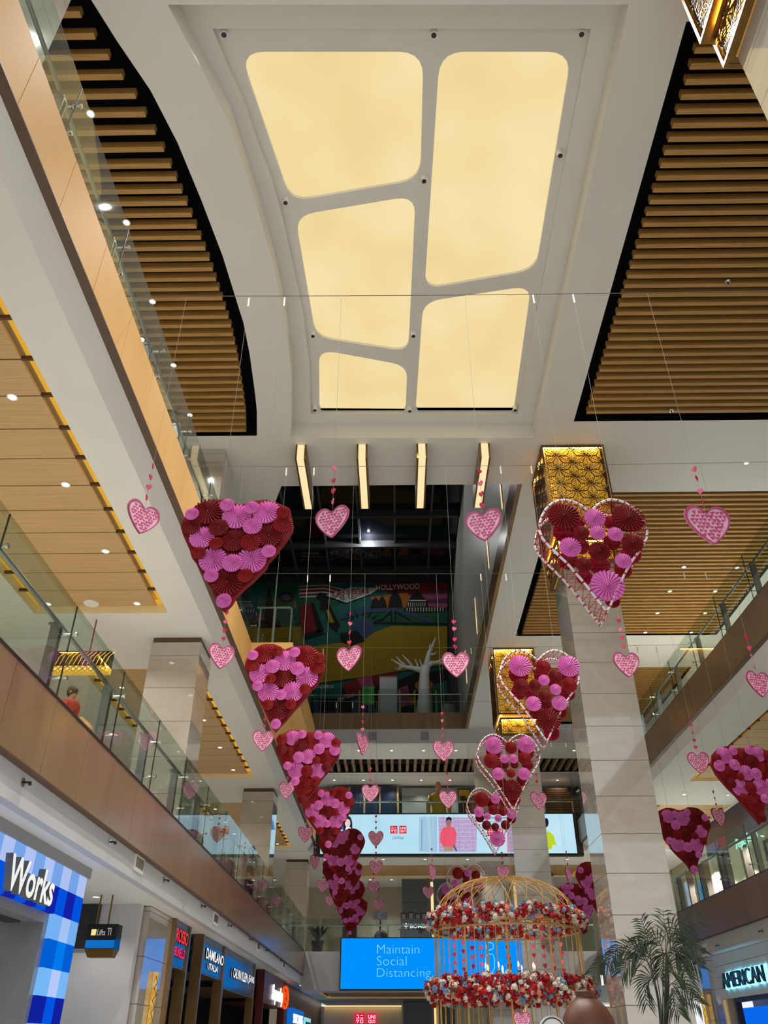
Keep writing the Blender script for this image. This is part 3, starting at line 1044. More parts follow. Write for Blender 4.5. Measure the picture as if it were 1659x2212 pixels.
filled_heart(1478, 1813, 21.2, 'A', 'filled rosette heart right of the tall marble pillar, against the lower right gallery', -1)
filled_heart(1300, 1922, 25.5, 'B', 'filled rosette heart mostly hidden behind the tall marble pillar', 1)
filled_heart(1249, 1960, 29.8, 'C', 'small looking filled rosette heart just right of the flower dome', -1)
framed_heart(1290, 1195, ROW[0], 'A', 'large open heart frame wound with red cord and rosettes, nearest in the right row')
framed_heart(1170, 1500, ROW[1], 'B', 'open wound heart frame with two big pink rosettes, second in the right row')
framed_heart(1102, 1666, ROW[2], 'C', 'open wound heart frame, third in the right row, in front of the middle pillar')
framed_heart(1067, 1770, ROW[3], 'D', 'open wound heart frame, fourth in the right row, before the advertising screen')
framed_heart(1008, 1920, ROW[5], 'D', 'open wound heart frame just above the dome of the flower cage')
framed_heart(982, 1955, ROW[6], 'C', 'open wound heart frame half hidden behind the left side of the flower dome')

# wires across the hall
WN = ['nearest one', 'second, below the light bars', 'third, before the mural top', 'fourth, crossing the mural',
      'fifth from the camera', 'sixth from the camera', 'seventh from the camera', 'last and farthest one']
for k, y in enumerate(ROW):
    pts = []
    for i in range(25):
        f = i / 24
        pts.append((XA - .12 + (XRA - XA + .07) * f, y, ZW + .06 - .24 * f * (1 - f)))
    o = MB().tube(pts, .006, 3).build('suspension_wire', m_wire)
    tag(o, 'thin grey wire stretched between the two upper galleries, ' + WN[k], 'wire', 'wires across the hall')

# ---------------------------------------------------------------- small printed hearts
b_ = MB()
heart_prism(b_, 1.0, 1.0, -.012, .012, half=HALF_S)
me_board = b_.mesh('heart_board', m_hb)
b_ = MB()
lo, li = heart2d(1.0, 1.0, HALF_S), heart2d(.9, .9, HALF_S)
for y in (-.03, .03):
    for i in range(len(lo)):
        j = (i + 1) % len(lo)
        b_.quad((lo[i][0], y, lo[i][1] - .5), (lo[j][0], y, lo[j][1] - .5), (li[j][0], y, li[j][1] - .46), (li[i][0], y, li[i][1] - .46))
b_.walls([(0, 0)], 0, 0) if False else None
for i in range(len(lo)):
    j = (i + 1) % len(lo)
    b_.quad((lo[i][0], -.03, lo[i][1] - .5), (lo[j][0], -.03, lo[j][1] - .5), (lo[j][0], .03, lo[j][1] - .5), (lo[i][0], .03, lo[i][1] - .5))
me_border = b_.mesh('heart_border', m_hr)
b_ = MB()
rr = random.Random(3)


def inside(x, z, k=.84):
    lp = heart2d(k, k, HALF_S)
    z = z + .5 - (1 - k) * .45
    c = False
    for i in range(len(lp)):
        (xa, za), (xb, zb) = lp[i], lp[i - 1]
        if (za > z) != (zb > z) and x < (xb - xa) * (z - za) / (zb - za) + xa:
            c = not c
    return c


for iz in range(10):
    for ix in range(10):
        x = -.46 + .1 * ix + (.05 if iz % 2 else 0) + rr.uniform(-.012, .012)
        z = -.44 + .095 * iz + rr.uniform(-.012, .012)
        if inside(x, z, .82):
            a = rr.uniform(-.6, .6)
            s_ = rr.uniform(.062, .084)
            heart_prism(b_, s_, s_, -.018, -.012, x, z, a, HALF_S)
            heart_prism(b_, s_, s_, .012, .018, x, z, a, HALF_S)
            if rr.random() < .8:
                a2 = rr.uniform(0, 6.28)
                c2, s2 = math.cos(a2) * .036, math.sin(a2) * .036
                b_.obox((x + .05, 0, z + .03), (c2, 0, s2), (0, .0165, 0), (-s2 * .22, 0, c2 * .22))
me_print = b_.mesh('heart_print', m_hm)
b_ = MB()
heart_prism(b_, .075, .075, -.006, .006, half=HALF_S)
me_mini = [b_.mesh('mini_heart', m_mini), b_.mesh('mini_heart_pink', m_mini2)]


def heart_pendant(px, py, Y, rz, label, minis=4, w_=.455, below=0, tilt=0):
    q = P(px, py, Y=Y)
    t = empty('heart_pendant', q, label, 'heart pendant', 'printed heart pendants', rz)
    for nm, me in (('board', me_board), ('border', me_border), ('print', me_print)):
        o = bpy.data.objects.new(nm, me)
        COL.objects.link(o)
        o.parent = t
        o.scale = (w_, w_, w_ * .98)
        o.rotation_euler = (0, tilt, 0)
    top = w_ * .42
    MB().tube([(0, 0, top), (0, 0, ZW - q.z)], .0022, 3).build('thread', m_thread, t, world=False)
    for k in range(minis):
        o = bpy.data.objects.new('mini_heart', me_mini[(k + int(px)) % 3 == 0])
        COL.objects.link(o)
        o.parent = t
        o.location = (0, 0, top + .12 + .165 * k + random.uniform(-.02, .02))
        o.rotation_euler = (0, random.uniform(-.3, .3), random.uniform(-1.2, 1.2))
    return t


R_ = ROW
HP = [
    (308, 1120, 0, .85, 'in front of the white soffit, left of the nearest filled heart'), (717, 1128, 0, -.35, 'tilted against the dark roof, below the second light bar'),
    (1045, 1135, 0, -.3, 'against the pale cladding, left of the nearest wound heart'), (1532, 1135, 0, .1, 'against the upper right slats, right of the nearest wound heart'),
    (478, 1418, 1, .5, 'left of the second filled heart, beside the first left pillar'), (754, 1423, 1, -.35, 'against the yellow part of the mural'),
    (985, 1436, 1, 0, 'beside the white bare tree'), (1354, 1436, 1, .15, 'in front of the tall marble pillar'), (1640, 1478, 1, .3, 'at the right edge, before the upper right fascia'),
    (568, 1600, 2, .2, 'just left of the third filled heart'), (783, 1608, 2, 1.05, 'turned nearly edge on, above the dark slat slot'), (958, 1622, 2, .1, 'right one above the dark slat slot'),
    (1510, 1648, 2, 0, 'touching the filled heart at the right edge'),
    (620, 1707, 3, -.3, 'left of the fourth filled heart, over the left soffit'), (800, 1714, 3, .1, 'in front of the dark shop window, left of the mannequin'), (968, 1727, 3, 0, 'in front of the mannequin in yellow'),
    (1164, 1730, 3, .3, 'in front of the middle marble pillar'), (1553, 1766, 3, .5, 'between the two filled hearts at the right'),
    (660, 1803, 4, .1, 'at the left end of the long screen'), (812, 1812, 4, .1, 'dark against the bright long screen'),
    (680, 1863, 5, .9, 'left one just below the long screen'), (812, 1874, 5, .1, 'before the far timber ceiling, left of centre'), (934, 1885, 4, 1.1, 'seen nearly edge on, above the shop letters'),
    (1087, 1885, 5, .1, 'just above the top of the flower dome'), (1229, 1892, 4, 1.0, 'nearly edge on, right of the flower dome top'),
    (697, 1915, 6, .1, 'left of the sixth filled heart'), (807, 1917, 6, .1, 'below the far timber ceiling, right of the sixth filled heart'), (925, 1928, 6, .2, 'left of the dome, beside the white light strip'),
    (713, 1946, 7, .1, 'left of the last filled hearts, lowest on that side'), (818, 1955, 7, .1, 'above the dark monitor on the lower far gallery')]
for px, py, k, rz, where in HP:
    heart_pendant(px, py, R_[k], rz, 'pink printed heart ' + where, 4 if k < 3 else 3, .57 if px == 1532 else .455)
heart_pendant(1128, 2206, 9.5, .1, 'pink heart printed with small hearts, low beside the white round sign', 0, .16) if False else None
# ================================================================ CEILING FITTINGS
for px, lb in ((650, 'leftmost of the four hanging light bars'), (782, 'light bar second from the left, above the dark roof'), (911, 'light bar third from the left, above the dark roof'), (1046, 'rightmost of the four hanging light bars')):
    a = P(px, 957, Z=ZC)
    y0, y1, zb = 16.85, 19.25, 14.52
    t = empty('light_bar', (a.x, 18, ZC), 'bronze and warm white ' + lb, 'lamp', 'light bars under the ceiling')
    MB().box(a.x - .14, a.x - .095, y0, y1, zb, ZC - .001).box(a.x + .095, a.x + .14, y0, y1, zb, ZC - .001).box(a.x - .095, a.x + .095, y0 + .05, y1, zb + .04, ZC - .001).build('housing', m_bronze, t)
    MB().box(a.x - .093, a.x + .093, y0 + .004, y0 + .03, zb + .004, ZC - .01).box(a.x - .093, a.x + .093, y0 + .03, y1 - .01, zb + .004, zb + .03).build('diffuser', e_bar, t)


def downlight(x, y, z, label, cat_group, power=0, r=.058, ang=130):
    t = empty('downlight', (x, y, z), label, 'downlight', cat_group)
    MB().lathe([(r + .02, -.012), (r + .02, .0)], (x, y, z), 14).build('ring', m_white, t)
    MB().lathe([(r, -.0135), (r, -.0125)], (x, y, z), 14).build('bulb', e_down, t)
    if power:
        spot('downlight_lamp', (x, y, z - .05), power, ang, radius=.06)


g = 'downlights in the nearest left timber ceiling'
ys_ = sorted([P(px, py, Z=ZS + .06).y for px, py in ((27, 857), (142, 1046), (228, 1190), (296, 1303))])
for i, (px, py) in enumerate(((27, 857), (142, 1046), (228, 1190), (296, 1303))):
    q = P(px, py, Z=ZS + .058)
    downlight(q.x, q.y, ZS + .058, ['nearest', 'second', 'third', 'last'][i] + ' downlight along the right edge of the nearest left timber ceiling', g, P_HALL)
for i, y in enumerate((8.0, 11.5, 14.85)):
    downlight(-7.2, y, ZS + .058, ['nearest', 'middle', 'last'][i] + ' downlight along the inner edge of the nearest left timber ceiling', g, P_HALL)
for j, (c, nm) in enumerate(((cof_left[1], 'timber ceiling behind the first left pillar'), (cof_left[2], 'timber ceiling behind the second left pillar'))):
    for i, f in enumerate((.12, .4, .68, .95)):
        y = c[2] + .25 + (c[3] - c[2] - .5) * f
        downlight(c[1] - .6, y, ZS + .058, ORD[i] + ' downlight at the hall side of the ' + nm, 'downlights in the farther left timber ceilings', P_HALL)
        downlight(c[0] + .6, y, ZS + .058, ORD[i] + ' downlight at the shop side of the ' + nm, 'downlights in the farther left timber ceilings', 0)
for j, (c, nm) in enumerate(((cof_right[0], 'near right timber ceiling'), (cof_right[1], 'far right timber ceiling'))):
    for i, f in enumerate((.1, .35, .65, .95)):
        y = c[2] + .25 + (c[3] - c[2] - .5) * f
        downlight(c[0] + .6, y, ZS + .058, ORD[i] + ' downlight along the hall side of the ' + nm, 'downlights in the right timber ceilings', P_HALL)
for i, (px, py) in enumerate(((1477, 1225), (1592, 1226), (1447, 1277), (1545, 1277), (1420, 1324), (1523, 1324), (1394, 1366), (1493, 1366))):
    q = P(px, py, Z=ZC + .015)
    downlight(q.x, q.y, ZC + .015, ('left' if i % 2 == 0 else 'right') + ' downlight of the ' + ORD[i // 2] + ' pair in the slats above the upper right glass rail', 'downlights in the right slatted ceiling', P_HALL * 4 if i % 2 else P_HALL * 1.5)
for i, y in enumerate((7.6, 9.8, 11.8, 13.75, 15.55)):
    downlight(-5.18, y + .06, ZC + .015, ORD[i] + ' downlight from the camera in the curved slatted ceiling', 'downlights in the curved slatted ceiling', P_HALL * 1.2)
q = P(1612, 1000, Z=ZC)
downlight(q.x, q.y, ZC, 'single bright downlight in the white ceiling right of the golden lantern', 'ceiling downlights', P_HALL)
for i, px in enumerate((705, 775, 846, 915, 985, 1240)):
    q = P(px, 1621, Z=14.3)
    downlight(q.x, q.y, 14.3, ORD[i] + ' downlight from the left in the row in front of the dark slat slot', 'downlights at the far end, upper level', P_END, .075)
for i, px in enumerate((722, 785, 848, 910, 972, 1204)):
    q = P(px, 1685, Z=14.3)
    downlight(q.x, q.y, 14.3, ORD[i] + ' downlight from the left in the row behind the dark slat slot', 'downlights at the far end, upper level', P_END, .075)
for i, px in enumerate((703, 828, 918, 1010, 1225)):
    q = P(px, 1856, Z=ZS)
    downlight(q.x, q.y, ZS, ORD[i] + ' downlight from the left in the row right below the long screen', 'downlights at the far end, lower level', P_END, .075)
for i, px in enumerate((800, 846, 1060)):
    q = P(px, 1900, Z=ZS)
    downlight(q.x, q.y, ZS, ORD[i] + ' downlight from the left behind the far timber ceiling', 'downlights at the far end, lower level', P_END, .075)
for i, (px, py) in enumerate(((1478, 1716), (1572, 1717))):
    q = P(px, py, Z=ZS)
    downlight(q.x, q.y, ZS, ('left' if i == 0 else 'right') + ' downlight between the two right timber ceilings', 'soffit downlights', P_HALL)
q = P(208, 1936, Z=ZG)
downlight(q.x, q.y, ZG - .002, 'downlight above the hanging lift sign', 'soffit downlights', 45)
for i, (px, py) in enumerate(((1572, 609), (1450, 887))):
    q = P(px, py, Z=ZC + .02)
    t = empty('sprinkler', q, 'small round sprinkler among the nearest right slats, ' + ('upper one' if i == 0 else 'lower one near the black edge'), 'sprinkler')
    MB().lathe([(.05, -.03), (.06, -.01), (.07, 0)], q, 12).build('rose', m_chrome, t)
    MB().lathe([(.02, -.06), (.02, -.03)], q, 8).build('head', m_dark, t)
q = P(197, 1303, Z=ZS + .058)
t = empty('ceiling_speaker', q, 'white round speaker at the far edge of the nearest left timber ceiling', 'speaker')
MB().lathe([(.15, -.02), (.16, 0)], q, 20).build('grille', m_white, t)


# side wall sprinklers and air vents on the bulkheads
def wall_sprinkler(x, sg, y, z, label):
    t = empty('sprinkler', (x, y, z), label, 'sprinkler', 'bulkhead sprinklers')
    MB().tube([(x, y, z), (x + sg * .015, y, z)], .05, 12).build('plate', m_chrome, t)
    MB().tube([(x + sg * .015, y, z), (x + sg * .09, y, z)], .012, 6).tube([(x + sg * .085, y, z + .005), (x + sg * .095, y, z - .03)], .02, 6).build('head', m_dark, t)


def vent(x, sg, y, z, label, s=.26):
    t = empty('air_vent', (x, y, z), label, 'vent', 'bulkhead air vents')
    MB().box(min(x, x + sg * .02), max(x, x + sg * .02), y - s, y + s, z - .15, z + .15).build('frame', m_white, t)
    mb = MB()
    for k in range(7):
        yy = y - s + .07 + k * (2 * s - .14) / 6
        mb.box(min(x + sg * .02, x + sg * .028), max(x + sg * .02, x + sg * .028), yy - .012, yy + .012, z - .1, z + .05)
    mb.build('grille', m_joint, t)


xb = XB - .1
for i, (px, py) in enumerate(((48, 1690), (236, 1819), (353, 1901), (434, 1957), (492, 1999), (538, 2029), (573, 2053), (605, 2075))):
    q = P(px, py, X=xb)
    wall_sprinkler(xb, 1, q.y, q.z, ORD[i] + ' sprinkler from the camera on the white band under the lower left gallery')
for i, (px, py) in enumerate(((300, 1862), (465, 1982), (557, 2042), (612, 2082))):
    q = P(px, py, X=xb)
    vent(xb, 1, q.y, q.z, ORD[i] + ' air vent from the camera on the white band under the lower left gallery')
xr = XRB + .1
for i, (px, py) in enumerate(((1648, 2011), (1554, 2042), (1480, 2064))):
    q = P(px, py, X=xr)
    wall_sprinkler(xr, -1, q.y, q.z, ORD[i] + ' sprinkler from the right on the white band under the lower right gallery')
q = P(1522, 2052, X=xr)
vent(xr, -1, q.y, q.z, 'air vent on the white band above the right shop sign, behind the palm')
for i, px in enumerate((805, 918)):
    q = P(px, 1590, Y=YE)
    t = empty('air_vent', q, ('left' if i == 0 else 'right') + ' small square vent on the white band below the mural floor', 'vent')
    MB().box(q.x - .2, q.x + .2, YE - .02, YE + .015, q.z - .2, q.z + .2).build('frame', m_galv, t)
    MB().box(q.x - .14, q.x + .14, YE - .03, YE - .021, q.z - .14, q.z + .14).build('grille', m_grey_wall, t)


# ---------------------------------------------------------------- golden lattice lanterns round the atrium pillars
def lattice(w_, h, cell=.42, th=.012):
    """leaf lattice standing in the XZ plane, origin at lower left"""
    mb = MB()

    def seg(a, b, r):
        for p in (a, b):
            if not (0 <= p[0] <= w_ and 0 <= p[1] <= h):
                return
        dx, dz = b[0] - a[0], b[1] - a[1]
        l = math.hypot(dx, dz)
        if l < 1e-5:
            return
        nx, nz = -dz / l * r, dx / l * r
        ex, ez = dx / l * r * .6, dz / l * r * .6
        mb.prism([(a[0] + nx - ex, 0, a[1] + nz - ez), (b[0] + nx + ex, 0, b[1] + nz + ez), (b[0] - nx + ex, 0, b[1] - nz + ez), (a[0] - nx - ex, 0, a[1] - nz - ez)], (0, th, 0))
    Lr = cell / math.sqrt(3)

    def leaf(a_, b_):
        ax, az = b_[0] - a_[0], b_[1] - a_[1]
        L_ = math.hypot(ax, az)
        c, s = ax / L_, az / L_
        wl = L_ / math.sqrt(3) * .5 * .96
        R = lambda u, v: (a_[0] + u * L_ * c - v * s, a_[1] + u * L_ * s + v * c)
        half = lambda u: wl * math.sin(pi * min(1, max(0, u)) ** .85)
        n = 7
        for sgn in (1, -1):
            pts = [R(.03 + .94 * i / n, sgn * half(i / n)) for i in range(n + 1)]
            for p, q in zip(pts, pts[1:]):
                seg(p, q, .0052)
        pts = [R(.03 + .85 * i / 5, 0) for i in range(6)]
        for p, q in zip(pts, pts[1:]):
            seg(p, q, .0042)
        for i in range(7):
            u = .06 + i * .115
            for sgn in (1, -1):
                v = half(u + .17)
                seg(R(u, 0), R(u + .1, sgn * v * .5), .0028)
                seg(R(u + .1, sgn * v * .5), R(u + .17, sgn * v * .96), .0028)
    sx = cell * math.sqrt(3) / 2
    ni, nj = int(w_ / sx) + 3, int(h / cell) + 3
    for i in range(-1, ni):
        for j in range(-1, nj):
            v0 = (i * sx - .05, (j + (.5 if i % 2 else 0)) * cell - .1)
            leaf(v0, (v0[0], v0[1] + cell))
            leaf(v0, (v0[0] + sx, v0[1] + cell / 2))
            leaf(v0, (v0[0] - sx, v0[1] + cell / 2))
    # border
    for a, b in (((0, .012), (w_, .012)), ((0, h - .012), (w_, h - .012))):
        seg(a, b, .012)
    return mb


LAT = {}


def lat_mesh(w_, h, cell):
    k = (round(w_, 2), round(h, 2))
    if k not in LAT:
        LAT[k] = lattice(w_, h, cell).mesh('lattice', m_bronze_d)
    return LAT[k]


def lantern(x0, x1, y0, y1, z0, z1, label, inner, cell=.45):
    cx, cy_ = (x0 + x1) / 2, (y0 + y1) / 2
    t = empty('golden_lantern', (cx, cy_, z0), label, 'lantern', 'golden lattice lanterns')
    f = .05
    mb = MB()
    for xa in (x0, x1 - f):
        for ya in (y0, y1 - f):
            mb.box(xa, xa + f, ya, ya + f, z0, z1 - .002)
    for z in (z0, z1 - f - .002):
        mb.box(x0 + f, x1 - f, y0, y0 + f, z, z + f).box(x0 + f, x1 - f, y1 - f, y1, z, z + f)
        mb.box(x0, x0 + f, y0 + f, y1 - f, z, z + f).box(x1 - f, x1, y0 + f, y1 - f, z, z + f)
    mb.build('frame', m_bronze, t)
    me = lat_mesh(x1 - x0 - 2 * f, z1 - z0 - 2 * f, cell)
    me2 = lat_mesh(y1 - y0 - 2 * f, z1 - z0 - 2 * f, cell)
    for m_, loc, rz in ((me, (x0 + f, y0 + .02, z0 + f), 0), (me2, (x0 + .035, y1 - f, z0 + f), -pi / 2), (me, (x1 - f, y1 - .02, z0 + f), pi), (me2, (x1 - .035, y0 + f, z0 + f), pi / 2)):
        o = bpy.data.objects.new('lattice_panel', m_)
        COL.objects.link(o)
        o.parent = t
        o.location = Vector(loc) - t.location
        o.rotation_euler = (0, 0, rz)
    # gold sheet behind the lattice and the lamp strip under the top
    i0, i1, j0, j1 = inner
    k0, k1, l0, l1 = x0 + .1, x1 - .1, y0 + .1, y1 - .1
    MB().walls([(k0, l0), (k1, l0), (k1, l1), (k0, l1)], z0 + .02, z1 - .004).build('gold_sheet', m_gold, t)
    g_ = .035
    MB().box(x0 + f + g_, x1 - f - g_, y0 + .045, y0 + .045 + g_, z1 - .07, z1 - .03).box(x0 + .05, x0 + .05 + g_, y0 + f + g_, y1 - f - g_, z1 - .07, z1 - .03).build('lamp_strip', E('lantern_lamp', (255, 206, 100), 65.0) if 'lantern_lamp' not in bpy.data.materials else bpy.data.materials['lantern_lamp'], t)
    # bottom return
    MB().holed([[(x0, y0), (x1, y0), (x1, y1), (x0, y1)], [(i0, j0), (i1, j0), (i1, j1), (i0, j1)]], z0 + .01).build('bottom_plate', m_bronze, t)
    return t


lan = [('nearest pillar, upper right corner', 0), ('tall pillar behind the nearest wound heart', 1), ('middle pillar behind the second wound heart', 2)]
for nm, k in lan:
    dy = PY[k] - 17.2
    lantern(3.95, 5.62, 16.95 + dy, 18.72 + dy, 12.22, ZC, 'upper golden leaf lattice box on the ' + nm, (4.14, 5.4, 17.19 + dy, 18.49 + dy))
    lantern(4.03, 5.5, 17.03 + dy, 18.62 + dy, 11.45, 12.14, 'lower golden leaf lattice box on the ' + nm, (4.14, 5.4, 17.19 + dy, 18.49 + dy), .4)

# ================================================================ SCREENS
def px_poly(mb, pts, Y, th=.008, z=None):
    mb.prism([tuple(P(x, y, Y=Y)) for x, y in pts], (0, th, 0))
    return mb


Ys = YE - .45
a, b = P(681, 1757, Y=Ys), P(1262, 1848, Y=Ys)
t = empty('advertising_screen', ((a.x + b.x) / 2, Ys, b.z), 'long bright advertising screen with people and two red logos, across the far end', 'screen')
MB().box(a.x, b.x, Ys, Ys + .3, b.z, a.z).build('frame', m_dark, t)
a, b = P(695, 1760, Y=Ys), P(1247, 1843, Y=Ys)
MB().box(a.x, b.x, Ys - .012, Ys - .001, b.z, a.z).build('display', E('pale_blue_display', (178, 226, 246), .95, c2=(200, 236, 248), scale=(.35, 1, .5)), t)
Yp = Ys - .022


def pic(pts, nm, m, d=0):
    px_poly(MB(), pts, Yp - d, .006).build(nm, m, t)


def ell(cx, cy_, rx, ry, n=18, a0=0, a1=2 * pi):
    return [(cx + rx * math.cos(a0 + (a1 - a0) * i / n), cy_ + ry * math.sin(a0 + (a1 - a0) * i / n)) for i in range(n)]


e_brick = E('brick_picture', (186, 160, 214), .85, c2=(206, 190, 226), scale=(8, 1, 14))
pic([(947, 1765), (1031, 1766), (1029, 1840), (948, 1840)], 'brick_wall', e_brick)
mb = MB()
for k in range(8):
    y = 1770 + k * 9
    px_poly(mb, [(948, y), (1030, y), (1030, y + 1.2), (948, y + 1.2)], Yp - .004, .002)
mb.build('brick_joints', E('joint_picture', (226, 196, 216), .9), t)
pic([(905, 1764), (944, 1764), (944, 1840), (905, 1840)], 'window_picture', E('window_picture', (150, 196, 226), .9, c2=(186, 220, 240), scale=(3, 1, .2)))
pic([(910, 1770), (912, 1770), (912, 1838), (910, 1838)], 'window_bar', E('bar_picture', (120, 160, 200), .9), .004)
pic(ell(773, 1780, 27, 24, 20, pi * .5, pi * 1.5) + [(773, 1756.5)], 'blue_panel', E('blue_picture', (40, 120, 206), .9)) if False else None
pic([(736, 1762), (752, 1759), (752, 1792), (722, 1792), (726, 1775)], 'blue_panel', E('blue_picture', (40, 120, 206), .9))
e_hair = E('hair_picture', (34, 40, 60), .7)
e_face = E('face_picture', (236, 214, 214), .92)
pic([(741, 1795), (743, 1775), (747, 1765), (752, 1762), (758, 1766), (761, 1778), (761, 1795)], 'woman_hair', e_hair, .004)
pic(ell(751, 1778, 6, 9), 'woman_face', e_face, .008)
pic([(742, 1800), (748, 1786), (756, 1786), (768, 1800)], 'woman_shirt', E('shirt_picture', (238, 246, 250), .98), .006)
e_red = E('red_shirt_picture', (244, 96, 116), .9)
pic([(951, 1800), (956, 1789), (965, 1785), (974, 1785), (982, 1789), (986, 1800), (984, 1826), (980, 1829), (958, 1829), (950, 1818)], 'man_shirt', e_red, .008)
pic(ell(969, 1777, 6, 8.5), 'man_face', E('man_face_picture', (170, 120, 110), .85), .01)
pic([(963, 1774), (964, 1767), (970, 1764), (976, 1768), (975, 1774), (970, 1770)], 'man_hair', e_hair, .012)
pic([(958, 1829), (980, 1829), (978, 1839), (961, 1839)], 'man_trousers', E('trouser_picture', (190, 160, 130), .85), .008)
pic([(981, 1824), (988, 1838), (985, 1839), (979, 1829)], 'phone', E('phone_picture', (80, 100, 150), .8), .012)
e_green = E('green_shirt_picture', (196, 222, 40), .9)
pic([(1178, 1796), (1186, 1796), (1196, 1805), (1202, 1826), (1194, 1824), (1192, 1834), (1178, 1836)], 'green_shirt', e_green, .008)
pic(ell(1180, 1777, 5, 10), 'green_shirt_hair', e_hair, .008)
pic([(1095, 1766), (1110, 1766), (1110, 1841), (1095, 1841)], 'pink_panel', E('pink_picture', (240, 150, 170), .9))
e_lred = E('logo_red', (226, 32, 56), .9)
e_lw = E('logo_white', (255, 244, 246), 1.0)


def logo_squares(t, Y, xa, ya, s, gap, th=.01, mred=None, mw=None):
    """two red squares: four katakana strokes blocks and UNI / QLO; pixel corner and size on plane Y"""
    a = P(xa, ya, Y=Y)
    k = (P(xa + 1, ya, Y=Y).x - a.x)
    S_, G = s * k, gap * k
    for n_ in range(2):
        ox = a.x + n_ * (S_ + G)
        MB().box(ox, ox + S_, Y - th, Y, a.z - S_ * 1.02, a.z).build('logo_square', mred or e_lred, t)
    u = S_ / 10
    mb = MB()

    def bar(x0_, z0_, x1_, z1_, ox_, oz_):
        mb.box(ox_ + x0_ * u, ox_ + x1_ * u, Y - th - .006, Y - th - .001, oz_ + z0_ * u, oz_ + z1_ * u)
    bz = a.z - S_ * 1.02
    ox1, ox2, oz1, oz2 = a.x + 1.1 * u, a.x + 5.3 * u, bz + 5.4 * u, bz + 1.2 * u
    bar(.4, 2.9, 2.9, 3.5, ox1, oz1), bar(2.3, .8, 2.9, 2.9, ox1, oz1), bar(.1, .3, 3.6, .9, ox1, oz1)
    bar(.6, 2.6, 3.0, 3.2, ox2, oz1), bar(.1, .3, 3.5, .9, ox2, oz1)
    mb.prism([(ox1 + x * u, Y - th - .006, oz2 + z * u) for x, z in ((.9, 3.7), (1.5, 3.5), (.6, 1.9), (.1, 2.2))], (0, .005, 0))
    bar(1.2, 2.6, 3.4, 3.2, ox1, oz2)
    mb.prism([(ox1 + x * u, Y - th - .006, oz2 + z * u) for x, z in ((2.8, 2.7), (3.4, 2.9), (1.3, .1), (.8, .6))], (0, .005, 0))
    bar(.3, 2.8, 3.3, 3.4, ox2, oz2), bar(.3, .3, 3.3, .9, ox2, oz2), bar(.3, .3, .9, 3.4, ox2, oz2), bar(2.7, .3, 3.3, 3.4, ox2, oz2)
    mb.build('katakana', mw or e_lw, t)
    ox = a.x + S_ + G
    for wd, dz in (('UNI', 5.4), ('QLO', 1.2)):
        text_on(wd, (ox + 1.3 * u, Y - th - .0005, bz + dz * u), (1, 0, 0), (0, 0, 1), 7.4 * u, 3.4 * u, .005, mw or e_lw, t, off=.015)


logo_squares(t, Yp, 843, 1784, 15.5, 4)
q = P(848, 1813, Y=Yp)
k_ = P(849, 1813, Y=Yp).x - q.x
text_on('LifeWear', q, (1, 0, 0), (0, 0, 1), 25 * k_, 6.5 * k_, .005, E('logo_grey', (110, 130, 140), .8), t)
logo_squares(t, Yp - .006, 1052, 1790, 15, 4)

a, b = P(738, 2027, Y=Ys), P(1131, 2136, Y=Ys)
t = empty('information_screen', ((a.x + b.x) / 2, Ys, b.z), 'large plain blue screen with pale text about keeping distance, lower far end', 'screen')
MB().box(a.x - .05, b.x + .05, Ys, Ys + .4, b.z - .05, a.z + .04).build('frame', m_dark, t)
MB().box(a.x, b.x, Ys - .012, Ys - .001, b.z, a.z).build('display', e_blue, t)
for s_, x0_, x1_, yb, yt in (('Maintain', 814.5, 905, 2060, 2040.5), ('Social', 814, 878, 2085.5, 2065.5), ('Distancing.', 814, 935, 2116.5, 2091.5)):
    q, q2 = P(x0_, yb, Y=Ys - .02), P(x1_, yt, Y=Ys - .02)
    text_on(s_, q, (1, 0, 0), (0, 0, 1), q2.x - q.x, q2.z - q.z, .006, e_text, t, off=-.018)
mb = MB()
mb.tube([P(x, y, Y=Ys - .02) for x, y in ell(1058, 2044, 8, 8, 20)], .02, 5, True)
mb.tube([P(x, y, Y=Ys - .02) for x, y in ((1053, 2134), (1053, 2098), (1049, 2092), (1049, 2070), (1053, 2061), (1064, 2061), (1068, 2070), (1068, 2092), (1064, 2098), (1064, 2134))], .02, 5)
mb.build('person_symbol', e_text, t)

# ================================================================ TOP FLOOR: mural, tree, furniture
YM = 43.6
t = empty('mural', (-3, YM, L3), 'huge dim mural of city landmarks and a yellow band on the top floor wall', 'mural')


def C(n, c):
    return M('mural_' + n, c, .85, var=.08)


cg, cy, ck, cr, cp, ct, cw, cb, co, cv = C('green', (20, 84, 50)), C('yellow', (150, 122, 8)), C('black', (14, 14, 16)), C('red', (120, 18, 26)), C('pink', (150, 70, 96)), C('teal', (24, 92, 84)), C('white', (190, 190, 180)), C('blue', (50, 70, 104)), C('orange', (160, 96, 30)), C('violet', (84, 40, 84))
layer = [0]


def mu(nm, m, *polys):
    layer[0] += 1
    mb = MB()
    for p in polys:
        mb.prism([tuple(P(x, y, Y=YM - .004 * layer[0])) for x, y in p], (0, .003, 0))
    mb.build(nm, m, t)


